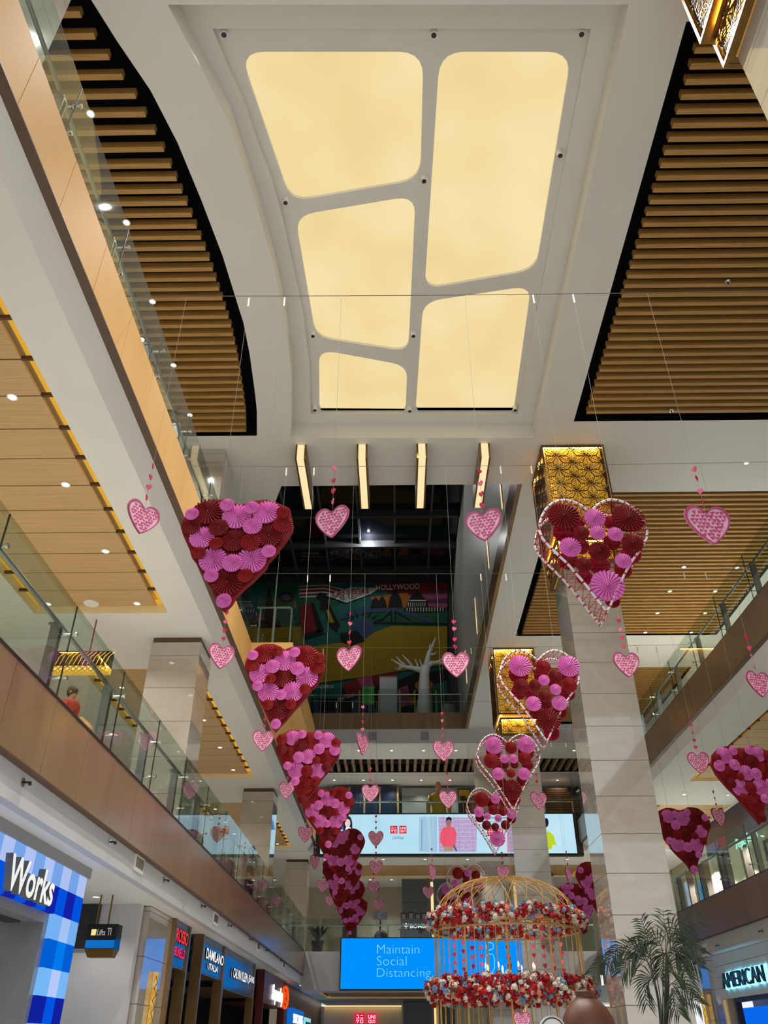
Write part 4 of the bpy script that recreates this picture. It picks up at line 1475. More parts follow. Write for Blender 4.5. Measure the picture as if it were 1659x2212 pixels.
mu('ground_colour', ct, [(515, 1258), (966, 1258), (966, 1560), (515, 1560)])
mu('sky_stripe', cv, [(830, 1262), (966, 1262), (966, 1320), (870, 1330)])
mu('sky_stripe', cp, [(880, 1285), (966, 1282), (966, 1292), (884, 1297)], [(890, 1303), (966, 1304), (966, 1312), (896, 1312)], [(520, 1330), (570, 1325), (570, 1362), (520, 1365)])
mu('sky_stripe', co, [(800, 1290), (880, 1280), (905, 1330), (820, 1330)])
mu('sky_stripe', cr, [(815, 1258), (966, 1258), (966, 1272), (900, 1283), (812, 1274)])
mu('leaf_shape', cg, [(640, 1290), (720, 1272), (745, 1300), (690, 1330), (650, 1350)], [(575, 1275), (600, 1262), (642, 1270), (640, 1300), (600, 1310)], [(780, 1320), (880, 1312), (966, 1330), (966, 1352), (800, 1352)])
mu('flag_field', cw, [(646, 1266), (700, 1263), (760, 1276), (760, 1290), (646, 1290)])
mu('flag_stripe', cr, *[[(646, y), (700, y - 3), (745, y + 8), (745, y + 12), (700, y + 1), (646, y + 4)] for y in (1268, 1276, 1284)])
mu('tower', ck, [(574, 1300), (581, 1268), (589, 1300), (592, 1362), (571, 1362)], [(560, 1340), (603, 1340), (610, 1362), (552, 1362)])
mu('globe', ck, ell(618, 1290, 17, 12))
mu('globe_ring', cb, ell(618, 1290, 10, 7))
mu('slab_building', cr, [(648, 1308), (670, 1302), (686, 1365), (650, 1372)])
mu('slab_shadow', ck, [(670, 1302), (678, 1302), (700, 1362), (686, 1368)], [(648, 1372), (690, 1360), (702, 1370), (660, 1382)])
mu('figure', ck, [(682, 1290), (690, 1280), (712, 1283), (714, 1294), (706, 1298), (715, 1312), (735, 1350), (728, 1366), (712, 1352), (702, 1318), (692, 1318), (693, 1300)])
mu('figure_light', cy, [(704, 1316), (712, 1320), (722, 1345), (712, 1345)])
mu('bridge_arc', cb, *[[(735 + k * 22, 1313 + .02 * (k * 22 - 90) ** 2 / 9), (757 + k * 22, 1313 + .02 * (k * 22 - 68) ** 2 / 9), (757 + k * 22, 1322 + .02 * (k * 22 - 68) ** 2 / 9), (735 + k * 22, 1322 + .02 * (k * 22 - 90) ** 2 / 9)] for k in range(9)])
mu('suspension_bridge', ck, [(843, 1318), (846, 1318), (847, 1345), (844, 1345)], [(852, 1318), (855, 1318), (856, 1345), (853, 1345)], [(800, 1342), (966, 1346), (966, 1350), (800, 1347)], [(820, 1340), (844, 1320), (845, 1323), (824, 1342)], [(855, 1320), (890, 1340), (884, 1340), (855, 1324)])
mu('skyline', ck, [(800, 1312), (804, 1296), (812, 1290), (818, 1298), (826, 1286), (834, 1300), (836, 1312)], [(838, 1312), (842, 1292), (850, 1280), (854, 1266), (858, 1280), (866, 1292), (870, 1312)], [(960, 1322), (872, 1322), (876, 1310), (880, 1310), (882, 1298), (892, 1282), (900, 1276), (908, 1282), (922, 1298), (924, 1310), (960, 1312)])
mu('dome_lines', cw, *[[(882 + k * 4.4, 1301), (883.4 + k * 4.4, 1301), (883.4 + k * 4.4, 1310), (882 + k * 4.4, 1310)] for k in range(9)], *[[(878 + k * 6, 1312), (880 + k * 6, 1312), (880 + k * 6, 1321), (878 + k * 6, 1321)] for k in range(14)], [(884, 1296), (920, 1296), (921, 1298), (883, 1298)])
mu('yellow_band', cy, [(660, 1398), (760, 1385), (845, 1352), (966, 1353), (966, 1435), (860, 1450), (790, 1462), (680, 1476)], [(515, 1362), (640, 1352), (648, 1382), (515, 1400)])
mu('crowned_head', cb, [(762, 1352), (770, 1340), (790, 1335), (806, 1342), (808, 1366), (790, 1380), (770, 1378)])
mu('crown_spikes', ck, *[[(785 + 26 * math.cos(a), 1345 - 14 * math.sin(a)), (785 + 52 * math.cos(a + .06), 1345 - 34 * math.sin(a + .06)), (785 + 26 * math.cos(a + .16), 1345 - 14 * math.sin(a + .16))] for a in (.2, .65, 1.1, 1.5, 1.95, 2.4, 2.8)], [(735, 1368), (772, 1362), (790, 1385), (760, 1395), (738, 1388)])
mu('dark_patch', ck, [(676, 1500), (760, 1480), (820, 1465), (850, 1480), (830, 1560), (676, 1560)], [(860, 1470), (900, 1452), (966, 1446), (966, 1470), (930, 1560), (868, 1560)])
mu('colour_patch', cr, [(740, 1478), (775, 1465), (800, 1462), (790, 1500), (752, 1510)], [(800, 1460), (860, 1452), (850, 1476), (815, 1482)])
mu('colour_patch', cp, [(770, 1466), (800, 1458), (812, 1486), (786, 1492)], [(855, 1490), (880, 1480), (892, 1520), (862, 1530)])
mu('colour_patch', cb, [(756, 1512), (800, 1500), (815, 1540), (765, 1545)], [(676, 1508), (690, 1512), (688, 1545), (676, 1545)])
mu('colour_patch', co, ell(916, 1480, 20, 12), ell(916, 1500, 26, 14), [(880, 1508), (905, 1490), (912, 1502), (888, 1525)])
mu('colour_patch', ct, [(935, 1480), (966, 1470), (966, 1545), (925, 1545)], [(672, 1484), (742, 1478), (735, 1510), (676, 1508)])
mu('guitar_hole', ck, ell(916, 1492, 8, 6), [(910, 1450), (922, 1450), (920, 1476), (912, 1476)])
mu('sign_shape', cw, [(704, 1286), (760, 1268), (820, 1270), (800, 1284), (748, 1302)])
q = P(720, 1289, Y=YM - .3)
q2 = P(796, 1276, Y=YM - .3)
text_on('LAS VEGAS', q, (q2 - P(720, 1283, Y=YM - .3)).normalized(), (0, 0, 1), (q2 - q).length, .42, .01, cr, t, off=.01)
q = P(735, 1296, Y=YM - .3)
text_on('NEVADA', q, (1, 0, .06), (0, 0, 1), 1.0, .22, .01, ck, t)
q = P(812, 1275, Y=YM - .3)
q2 = P(906, 1259, Y=YM - .3)
text_on('HOLLYWOOD', q, (1, 0, .03), (0, 0, 1), q2.x - q.x, .36, .01, cw, t, off=.01)
q = P(730, 1515, Y=YM - .3)
text_on('SPORT FISHING', q, (.95, 0, .3), (0, 0, 1), .95, .2, .01, cw, t)
q = P(684, 1487, Y=YM - .3)
text_on('UNCOMMON', q, (1, 0, 0), (0, 0, 1), .95, .2, .01, cw, t)

# bare white tree
q = P(914, 1540, Y=41.8)
t = empty('tree_sculpture', (q.x, 41.8, L3), 'bare white painted tree with twisting branches behind the top glass rail', 'tree')


def tp(*pts):
    return [P(x, y, Y=41.8) for x, y in pts]


mb = MB()
mb.tube([Vector((q.x, 41.8, L3))] + tp((916, 1510), (916, 1480), (917, 1455), (920, 1440)), [.5, .34, .29, .27, .25], 10)
mb.build('trunk', m_white, t, True)
mb = MB()
for pts, r in ((((918, 1446), (905, 1447), (890, 1443), (870, 1440), (845, 1424)), (.2, .16, .12, .08, .03)), (((885, 1442), (868, 1438), (860, 1441)), (.1, .05, .02)), (((880, 1441), (864, 1428), (856, 1418)), (.08, .05, .02)),
               (((893, 1443), (882, 1428), (868, 1414)), (.09, .06, .02)), (((905, 1445), (900, 1432), (896, 1424)), (.07, .04, .02)), (((920, 1446), (923, 1430), (926, 1412), (934, 1396), (941, 1377)), (.22, .17, .12, .08, .03)),
               (((926, 1414), (938, 1413), (944, 1408)), (.08, .05, .02)), (((930, 1404), (928, 1396), (931, 1390)), (.06, .04, .02)), (((922, 1442), (932, 1432), (944, 1431), (956, 1424), (966, 1412)), (.17, .13, .09, .05, .02)),
               (((944, 1431), (958, 1432), (968, 1430)), (.07, .05, .02)), (((912, 1440), (908, 1430), (907, 1424)), (.06, .04, .02)), (((870, 1441), (858, 1446), (852, 1442)), (.06, .03, .02))):
    mb.tube(tp(*pts), list(r), 6)
mb.build('branches', m_white, t, True)
a, b = P(820, 1463, Y=41.4), P(858, 1540, Y=41.4)
t = empty('display_cabinet', ((a.x + b.x) / 2, 41.7, L3), 'plain grey upright cabinet behind the top glass rail, left of the white tree', 'cabinet')
MB().box(a.x, b.x, 41.4, 42.0, L3, a.z).build('body', m_galv, t)
MB().box(a.x - .03, b.x + .03, 41.37, 42.03, a.z, a.z + .05).build('top', m_grey_wall, t)
a, b = P(783, 1483, Y=40.9), P(808, 1522, Y=40.9)
t = empty('notice_stand', ((a.x + b.x) / 2, 40.9, L3), 'bright green notice on a dark stand behind the top glass rail', 'sign')
MB().box(a.x - .04, b.x + .04, 40.9, 40.94, b.z - .04, a.z + .04).build('board', m_dark, t)
MB().box(a.x, b.x, 40.888, 40.899, b.z, a.z).build('poster', M('green_poster', (70, 170, 60), .6), t)
mb = MB()
for k, wd in enumerate((.8, .6, .7)):
    mb.box(a.x + .06, a.x + .06 + (b.x - a.x - .12) * wd, 40.882, 40.887, a.z - .1 - k * .1, a.z - .07 - k * .1)
mb.build('print', m_dark, t)
MB().tube([((a.x + b.x) / 2, 40.93, L3), ((a.x + b.x) / 2, 40.93, b.z)], .03, 8).box((a.x + b.x) / 2 - .2, (a.x + b.x) / 2 + .2, 40.75, 41.1, L3 - .0, L3 + .03).build('stand', m_dark, t)
for i, px in enumerate((776, 818, 863, 896, 942)):
    q = P(px, 1500, Y=40.3)
    t = empty('rail_post', (q.x, 40.36, L3), 'pale wooden post at the top glass rail, ' + ORD[i] + ' from the left', 'post', 'wooden posts')
    MB().tube([(q.x, 40.42, L3), (q.x, 40.42, L3 + 1.3)], .045, 8).build('shaft', m_rattan, t)
    MB().tube([(q.x, 40.42, L3 + 1.3), (q.x, 40.42, L3 + 1.36)], .06, 8).build('cap', m_rattan, t)
q = P(968, 1538, Y=41.5)
t = empty('potted_plant', (q.x, 41.5, L3), 'grey potted plant at the right end of the top glass rail', 'plant')
MB().lathe([(.26, 0), (.34, .5), (.36, .9), (.33, .9)], (q.x, 41.5, L3), 16).build('pot', m_galv, t)


def leafy(c, n, r, h, rnd, seg=3, wid=.06, droop=.3):
    mb = MB()
    for k in range(n):
        a = rnd.uniform(0, 2 * pi)
        rr_, hh = r * rnd.uniform(.5, 1), h * rnd.uniform(.55, 1)
        p0 = Vector(c)
        d = Vector((math.cos(a), math.sin(a), 0))
        s_ = Vector((-d.y, d.x, 0))
        pts = []
        for i in range(seg + 1):
            f = i / seg
            pts.append(p0 + d * rr_ * f + Vector((0, 0, hh * (f - droop * f * f * 1.4))))
        for i in range(seg):
            w0, w1 = wid * math.sin(pi * (i / seg * .85 + .12)), wid * math.sin(pi * ((i + 1) / seg * .85 + .12))
            mb.quad(pts[i] - s_ * w0, pts[i] + s_ * w0, pts[i + 1] + s_ * w1, pts[i + 1] - s_ * w1)
    return mb


rd = random.Random(11)
leafy((q.x, 41.5, L3 + .85), 34, .5, 1.1, rd, 4, .08).build('foliage', m_leaf2, t)
for i, (px, py) in enumerate(((1083, 1052), (1055, 1185), (1030, 1330), (1008, 1440))):
    q = P(px, py, X=3.6)
    t = empty('wall_light', (3.585, q.y, q.z), 'slim upright light strip on the pale wall beside the roof, ' + ORD[i] + ' from the top', 'lamp', 'strip lights on the pale wall')
    MB().box(3.57, 3.599, q.y - .1, q.y + .1, q.z - .9, q.z + .9).build('housing', m_white, t)
    MB().box(3.555, 3.569, q.y - .07, q.y + .07, q.z - .85, q.z + .85).build('tube', e_warm, t)

for y in (27, 33, 39):
    pl = bpy.data.lights.new('void_fill_light', 'POINT')  # fill lights without fixtures, added to brighten the mural and the void
    pl.energy, pl.shadow_soft_size = 210, .05
    po = bpy.data.objects.new('void_fill_light', pl)
    COL.objects.link(po)
    po.location = (-1.45, y, ZV - .3)
# ================================================================ FLOWER CAGE, CHANDELIER, VASE, PALM
CX, CY, CR = 2.42, 20.0, 1.6
ZU, ZLW, ZTOP = 3.80, 2.60, 4.80
cage = empty('flower_cage', (CX, CY, 0), 'tall golden rattan birdcage with a dome and two thick rings of mixed flowers', 'decoration')
mb = MB()
for k in range(48):
    a = 2 * pi * k / 48
    sw = .55 if k % 2 else -.45
    pts = []
    for i in range(13):
        f = i / 12 * pi / 2
        r = CR * math.cos(f) ** .85
        an = a + sw * (i / 12) ** 1.5
        pts.append((CX + r * math.cos(an), CY + r * math.sin(an), ZU + (ZTOP - ZU) * math.sin(f) ** .9))
    mb.tube(pts, .0085, 4)
mb.build('dome_ribs', m_rattan, cage)


def ring(r, z, n=48):
    return [(CX + r * math.cos(2 * pi * k / n), CY + r * math.sin(2 * pi * k / n), z) for k in range(n)]


for z, r_ in ((ZU, .035), (ZU - .1, .025), (ZLW, .03), (.25, .04), (1.3, .025)):
    MB().tube(ring(CR, z), r_, 6, True).build('hoop', m_rattan, cage, True)
mb = MB()
for k in range(44):
    a = 2 * pi * k / 44 + .03
    r_ = .02 if k % 4 == 0 else .008
    mb.tube([(CX + CR * math.cos(a), CY + CR * math.sin(a), 0), (CX + CR * math.cos(a), CY + CR * math.sin(a), ZU)], r_, 5)
mb.build('bars', m_rattan, cage)
rd = random.Random(5)


def garland(z, rt, n, name):
    mb = MB()
    for k in range(n):
        a, b = rd.uniform(0, 2 * pi), rd.uniform(0, 2 * pi)
        q = rt * rd.uniform(.55, 1.05)
        r = CR + q * math.cos(b)
        c = (CX + r * math.cos(a), CY + r * math.sin(a), z + q * math.sin(b))
        u = rd.random()
        mb.mat(0 if u < .5 else 1 if u < .83 else 2 if u < .94 else 3)
        s_ = rd.uniform(.035, .068)
        mb.ball(c, s_, 6, 4, (1, 1, rd.uniform(.6, 1)))
        for j in range(5):
            d = Vector((rd.uniform(-1, 1), rd.uniform(-1, 1), rd.uniform(-1, 1))).normalized()
            e = d.orthogonal().normalized() * s_ * .7
            f = d.cross(e)
            p = Vector(c) + d * s_ * 1.15
            mb.add([p - e, p - f * .8, p + e, p + f * .8, Vector(c) + d * s_ * .5], [(0, 1, 4), (1, 2, 4), (2, 3, 4), (3, 0, 4)])
    o = mb.build(name, [m_fr, m_fw, m_fb, m_fo], cage)
    o['kind'] = 'stuff'
    return o


garland(ZU + .12, .17, 900, 'flower_garland')
garland(ZLW - .02, .22, 1400, 'flower_garland')
# heart strings hanging inside the cage
for k in range(10):
    a = 2 * pi * k / 10 + .2
    r_ = 1.0 if k % 2 else 1.25
    c = Vector((CX + r_ * math.cos(a), CY + r_ * math.sin(a), ZU))
    s_ = MB().tube([c, c - Vector((0, 0, 1.15))], .004, 3).build('heart_string', m_thread, cage)
    for j in range(6):
        o = bpy.data.objects.new('mini_heart', me_mini[j % 2])
        COL.objects.link(o)
        o.parent = s_
        o.location = c - cage.location - Vector((0, 0, .15 + .17 * j))
        o.rotation_euler = (0, 0, rd.uniform(-.9, .9))
        o.scale = (1.2, 1.2, 1.2)
# chandelier
q = P(1103, 2098, Y=CY)
ch = empty('chandelier', (q.x, CY, q.z - .2), 'small glowing chandelier with candle bulbs and crystals, hanging inside the flower cage', 'chandelier')
zb = q.z - .18
MB().tube([(q.x, CY, zb + .1), (q.x, CY, ZTOP - .1)], .008, 5).build('chain', m_bronze, ch)
MB().lathe([(.01, .5), (.03, .45), (.015, .38), (.05, .3), (.02, .2), (.06, .08), (.03, 0), (.01, -.06)], (q.x, CY, zb), 10).build('stem', m_bronze, ch, True)
cr_ = M('crystal', (230, 222, 205), .08, 0, spec=1)
for k in range(8):
    a = 2 * pi * k / 8 + .2
    R_a = .55
    d = Vector((math.cos(a), math.sin(a), 0))
    c = Vector((q.x, CY, zb))
    pts = [c + d * R_a * f + Vector((0, 0, .05 - .12 * math.sin(pi * f) + .08 * f)) for f in (0, .2, .4, .6, .8, 1)]
    arm = MB().tube(pts, .014, 5).lathe([(.02, 0), (.05, .02), (.05, .03)], pts[-1], 8).build('arm', m_bronze, ch, True)
    MB().lathe([(.02, .03), (.02, .1)], pts[-1], 8).build('candle', m_white, arm, world=False).location = -Vector((0, 0, 0))
    b_ = MB().lathe([(.012, .1), (.022, .13), (.018, .16), (.003, .2)], pts[-1], 8).build('bulb', E('bulb_glow', (255, 232, 190), 4.0) if 'bulb_glow' not in bpy.data.materials else bpy.data.materials['bulb_glow'], ch, True)
    x = MB()
    for j in range(5):
        pt = pts[1 + j] - Vector((0, 0, .06 + .05 * (j % 2)))
        x.lathe([(.002, -.045), (.016, -.02), (.004, .02)], pt, 5)
    x.build('crystals', cr_, ch)
for o in list(bpy.data.objects):
    if o.name.startswith('candle'):
        o.location = -ch.location
    
bl = bpy.data.lights.new('chandelier_lamp', 'POINT')
bl.energy = 25
bl.color = (1, .85, .6)
bl.shadow_soft_size = .3
bo = bpy.data.objects.new('chandelier_lamp', bl)
COL.objects.link(bo)
bo.location = (q.x, CY, zb + .4)

# vase on a plinth, white round sign, palm
YV = 7.2
q = P(1263, 2141, Y=YV)
vz = q.z
t = empty('vase', (q.x, YV, vz - 1.2), 'big round brown terracotta jar with a short rolled neck, right of the flower cage', 'vase')
MB().lathe([(.1, 0), (.11, .03), (.14, .2), (.18, .42), (.212, .62), (.222, .76), (.22, .86), (.208, .95), (.185, 1.03), (.15, 1.09), (.11, 1.13), (.08, 1.15), (.07, 1.165), (.07, 1.18), (.082, 1.192), (.079, 1.2), (.058, 1.198), (.05, 1.15)], (q.x, YV, vz - 1.2), 40).build('body', m_terra, t, True)
p_ = empty('plinth', (q.x, YV, 0), 'low square plinth carrying the terracotta jar', 'plinth')
MB().box(q.x - .3, q.x + .3, YV - .3, YV + .3, 0, vz - 1.201).build('block', m_white, p_)
q = P(1195, 2229, Y=6.6)
t = empty('round_sign', (q.x, 6.6, 0), 'round white sign with a thin black ring, left of the terracotta jar', 'sign')
k_ = (P(1225, 2229, Y=6.6) - q).length
MB().tube([(q.x, 6.6, q.z), (q.x, 6.63, q.z)], k_, 40).build('disc', m_white, t)
MB().tube([(q.x + k_ * .86 * math.cos(a * pi / 24), 6.595, q.z + k_ * .86 * math.sin(a * pi / 24)) for a in range(48)], .004, 5, True).build('ring', m_dark, t)
heart_prism(MB(), k_ * .9, k_ * .9, 6.585, 6.597, q.x, q.z - .01).build('heart', m_hr, t)
MB().tube([(q.x, 6.64, 0), (q.x, 6.64, q.z)], .012, 6).lathe([(.14, 0), (.14, .02), (.03, .03)], (q.x, 6.64, 0), 20).build('stand', m_dark, t)
heart_pendant(1128, 2207, 14, .1, 'small pink printed heart at the bottom edge, in front of the cage bars', 0, .26)

YPm = 12.5
base = P(1432, 2260, Y=YPm)
t = empty('palm', (base.x, YPm, 0), 'slender potted palm with drooping dark fronds in front of the tall marble pillar', 'palm')
pot = MB().lathe([(.22, 0), (.3, .35), (.32, .6), (.27, .6), (.25, .5)], (base.x, YPm, 0), 20).build('pot', m_dark, t, True)
fr_ = [  # stem path in pixels then frond tip path
    [(1432, 2260), (1436, 2160), (1440, 2060), (1446, 2010), (1475, 1992), (1510, 1978)],
    [(1434, 2260), (1440, 2160), (1438, 2050), (1436, 2005), (1432, 1965)],
    [(1428, 2260), (1425, 2170), (1408, 2090), (1402, 2050), (1394, 2010), (1384, 1984)],
    [(1428, 2260), (1422, 2170), (1405, 2095), (1385, 2055), (1350, 2042), (1325, 2058), (1312, 2085)],
    [(1430, 2260), (1428, 2170), (1412, 2085), (1388, 2050), (1345, 2060), (1300, 2078), (1275, 2105)],
    [(1436, 2260), (1442, 2160), (1444, 2070), (1462, 2040), (1490, 2042), (1516, 2058)],
    [(1436, 2260), (1444, 2165), (1446, 2085), (1462, 2062), (1490, 2072), (1514, 2092)],
    [(1434, 2260), (1436, 2170), (1430, 2100), (1450, 2088), (1480, 2108), (1500, 2148)],
    [(1430, 2260), (1424, 2180), (1415, 2120), (1402, 2112), (1392, 2130), (1398, 2172)],
    [(1436, 2260), (1445, 2180), (1446, 2130), (1462, 2128), (1490, 2150), (1512, 2168)],
    [(1438, 2260), (1448, 2190), (1450, 2140), (1455, 2140), (1460, 2170), (1470, 2192)],
    [(1432, 2260), (1436, 2150), (1440, 2050), (1455, 2022), (1478, 2018), (1500, 2030)],
    [(1430, 2260), (1432, 2150), (1432, 2060), (1418, 2030), (1395, 2026), (1372, 2036)],
    [(1432, 2260), (1436, 2160), (1440, 2070), (1436, 2060), (1430, 2085), (1424, 2110)],
    [(1430, 2260), (1424, 2170), (1404, 2085), (1376, 2072), (1352, 2085), (1340, 2102)],
    [(1434, 2260), (1438, 2160), (1442, 2065), (1456, 2048), (1472, 2070), (1480, 2100)]]
rd = random.Random(21)
for i, path in enumerate(fr_):
    yo = YPm + rd.uniform(-.45, .45)
    pts = []
    n_ = len(path)
    for j, (x, y) in enumerate(path):
        f = j / (n_ - 1)
        pts.append(P(x, y, Y=YPm + (yo - YPm) * f))
    # smooth
    sm = []
    for j in range((n_ - 1) * 5 + 1):
        u = j / 5
        k = min(int(u), n_ - 2)
        f = u - k
        p0, p1, p2, p3 = pts[max(k - 1, 0)], pts[k], pts[k + 1], pts[min(k + 2, n_ - 1)]
        sm.append(.5 * ((2 * p1) + (p2 - p0) * f + (2 * p0 - 5 * p1 + 4 * p2 - p3) * f * f + (3 * p1 - p0 - 3 * p2 + p3) * f ** 3))
    rad = [.0085 * (1 - .7 * j / len(sm)) for j in range(len(sm))]
    sm[0] = Vector((base.x + rd.uniform(-.14, .14), YPm + rd.uniform(-.12, .12), .5))
    fo = MB().tube(sm, rad, 5).build('frond', m_stem, t, True)
    lf = MB()
    st = 12 if n_ > 5 else 14
    for j in range(st, len(sm) - 1):
        f = (j - st) / (len(sm) - st)
        tdir = (sm[j + 1] - sm[j]).normalized()
        for sub in range(1):
            p = sm[j]
            for sg in (-1, 1):
                side = tdir.cross(Vector((rd.uniform(-.3, .3), 1, rd.uniform(-.3, .3)))).normalized() * sg
                L_ = (.3 * (1 - .5 * f)) * rd.uniform(.8, 1.1)
                d = (side * .75 + tdir * .75 + Vector((0, rd.uniform(-.25, .25), -.15))).normalized()
                a_ = p
                b2 = p + d * L_ * .5 + Vector((0, 0, -.01))
                c2 = p + d * L_ + Vector((0, 0, -.09 * L_ / .3))
                wv = d.cross(Vector((rd.uniform(-.6, .6), 1, .3))).normalized() * .0105
                lf.quad(a_ - wv * .3, a_ + wv * .3, b2 + wv, b2 - wv)
                lf.quad(b2 - wv, b2 + wv, c2 + wv * .1, c2 - wv * .1)
    lf.build('leaflets', m_leaf, fo, world=False).location = -t.location

# ================================================================ LEFT GROUND FLOOR SHOPS
XF = -4.55
# gingham fronted shop with raised white letters
t = empty('shop_sign', (XF, 13, 2), 'backlit blue and white checkered shop front with big raised white letters', 'sign')


def xz(px, py, X=XF):
    return P(px, py, X=X)


yr = xz(187, 1905).y
sq = xz(182, 1942).z
z_top = xz(191, 1899).z
rows = [(z_top, xz(182, 1942).z), (xz(182, 1942).z, xz(169, 1994).z), (xz(169, 1994).z, xz(161, 2044).z), (xz(161, 2044).z, xz(150, 2102).z), (xz(150, 2102).z, xz(139, 2158).z), (xz(139, 2158).z, xz(128, 2214).z), (xz(128, 2214).z, 0.02)]
cols = [((178, 198, 246), (120, 168, 236)), ((20, 34, 168), (0, 84, 226)), ((120, 180, 246), (170, 198, 250)), ((0, 96, 214), (0, 124, 238)), ((120, 186, 250), (186, 204, 252)), ((18, 32, 160), (0, 86, 228)), ((120, 186, 250), (186, 204, 252))]
cw_ = .33
mats_g = []
mb = MB()
mi = 0
for r_, ((za, zb_), cc) in enumerate(zip(rows, cols)):
    for s_ in range(2):
        mats_g.append(E('check_%d_%d' % (r_, s_), cc[s_], .95))
    for c_ in range(40):
        y1_ = yr - c_ * cw_
        if r_ > 1 and c_ > 2:
            break
        if y1_ < 0:
            break
        mb.mat(r_ * 2 + (c_ % 2 if r_ != 1 else (c_ + 1) % 2))
        mb.box(XF - .06, XF, y1_ - cw_, y1_, zb_, za)
mb.build('checkered_panel', mats_g, t)
bz = xz(0, 1923, XF + .06).z
q1, q2 = xz(0, 1925, XF + .1), xz(104, 1964, XF + .1)
zt = xz(6, 1835, XF + .1).z
text_on('Works', (XF + .04, q1.y + .05, bz + .01), (0, 1, 0), (0, 0, 1), q2.y - q1.y - .05, zt - bz, .09, E('letter_white', (248, 250, 244), .95), t, 'letters', .022, 0.0, M('letter_side', (120, 124, 120), .5))
struct('trim_11', MB().box(XF - .15, XF + .03, YB, yr + .06, z_top, ZG), m_grey_wall)
# steel portal under it
yp1 = yr - 3 * cw_
zo = rows[1][1]
t = empty('shop_portal', (XF, 11, 0), 'grey steel shop portal with a closed flush door, under the checkered sign', 'shopfront')
MB().box(XF - .5, XF - .065, yp1 - .12, yp1, 0, zo).box(XF - .5, XF - .065, 2, yp1 - .12, zo - .12, zo).build('frame', m_galv, t)
MB().box(XF - .55, XF - .5, 2, yp1, 0, zo).build('back_panel', m_galv, t)
y1_ = xz(95, 1990, XF - .5).y
y0_ = xz(37, 1990, XF - .5).y
MB().box(XF - .499, XF - .47, y0_, y1_, 0, zo - .25).build('door', m_galv, t)
MB().box(XF - .4999, XF - .49, y0_ - .02, y0_, 0, zo - .22).box(XF - .4999, XF - .49, y1_, y1_ + .02, 0, zo - .22).box(XF - .4999, XF - .49, y0_, y1_, zo - .25, zo - .22).build('door_gap', m_dark, t)
MB().box(XF - .49, XF - .3, 8, yp1 - .3, zo - .14, zo - .121).build('header_gap', m_dark, t)

# hanging lift sign
YLs = 15.1
c = P(215, 2030, Y=YLs)
t = empty('hanging_sign', (c.x, YLs, c.z), 'black box sign for the lifts hanging on two rods in front of the white wall', 'sign')
a, b = P(192, 1996, Y=YLs), P(245, 2054, Y=YLs)
lx_, rx_, zt_, zb_ = a.x, b.x, a.z, b.z + .03
MB().box(lx_, rx_, YLs, YLs + .3, zb_, zt_).build('box', m_mirror_d, t)
MB().add([(lx_, YLs, zb_), (rx_, YLs, zb_), (rx_, YLs + .3, zb_), (lx_, YLs + .3, zb_), (lx_ + .05, YLs + .06, zb_ - .12), (rx_ - .03, YLs + .06, zb_ - .12), (rx_ - .03, YLs + .24, zb_ - .12), (lx_ + .05, YLs + .24, zb_ - .12)],
         [(0, 1, 5, 4), (1, 2, 6, 5), (2, 3, 7, 6), (3, 0, 4, 7), (4, 5, 6, 7)]).build('tapered_base', m_bronze, t)
for xx in (P(219, 1915, Y=YLs).x, P(241, 1930, Y=YLs).x):
    MB().tube([(xx - .02, YLs + .15, zt_ - .002), (xx - .02, YLs + .15, ZG)], .014, 6).build('rod', m_bronze, t)
e_gold = E('lit_symbol', (250, 230, 150), 1.0)
s_ = (rx_ - lx_)
MB().box(lx_ + s_ * .14, lx_ + s_ * .3, YLs - .008, YLs - .001, zb_ + .2, zt_ - .08).build('lift_symbol', e_gold, t)
text_on('Lifts', (lx_ + s_ * .34, YLs - .001, zb_ + .2), (1, 0, 0), (0, 0, 1), s_ * .28, .09, .006, E('grey_letter', (190, 190, 180), .8), t)
text_on('TI', (lx_ + s_ * .68, YLs - .001, zb_ + .2), (1, 0, 0), (0, 0, 1), s_ * .14, .11, .006, bpy.data.materials['grey_letter'], t, 'pictogram')
MB().box(lx_ + .004, rx_ - .004, YLs - .006, YLs - .001, zb_ + .01, zb_ + .13).build('blue_reflection', E('reflected_blue', (20, 120, 215), .8), t)  # blue reflection on the sign face, painted on as a glowing strip
# dark tall opening in the white wall
a, b = P(176, 1951, Y=16.28), P(203, 2050, Y=16.28)
t = empty('wall_panel', (a.x, 16.28, b.z), 'dark narrow panel on the white wall between checkered front and hanging sign', 'panel')
MB().box(a.x - .3, b.x, 16.26, 16.295, b.z, min(a.z, ZG - .01)).build('panel', m_dark, t)
MB().box(a.x - .32, b.x + .012, 16.25, 16.297, b.z - .02, b.z).build('edge', m_galv, t)

# marble pier with the lift sign reflection side, then the row of shops
yA = P(345, 1951, X=-4.6).y
pillar(-5.2, -4.6, 16.55, 18.3, 0, ZG - .01, 'grey marble pier left of the shop with red letters', group='shop piers')
shops = [  # y start px, y end px, band material, letters
]
m_bluep = M('blue_gloss_panel', (20, 74, 128), .12, var=.05)


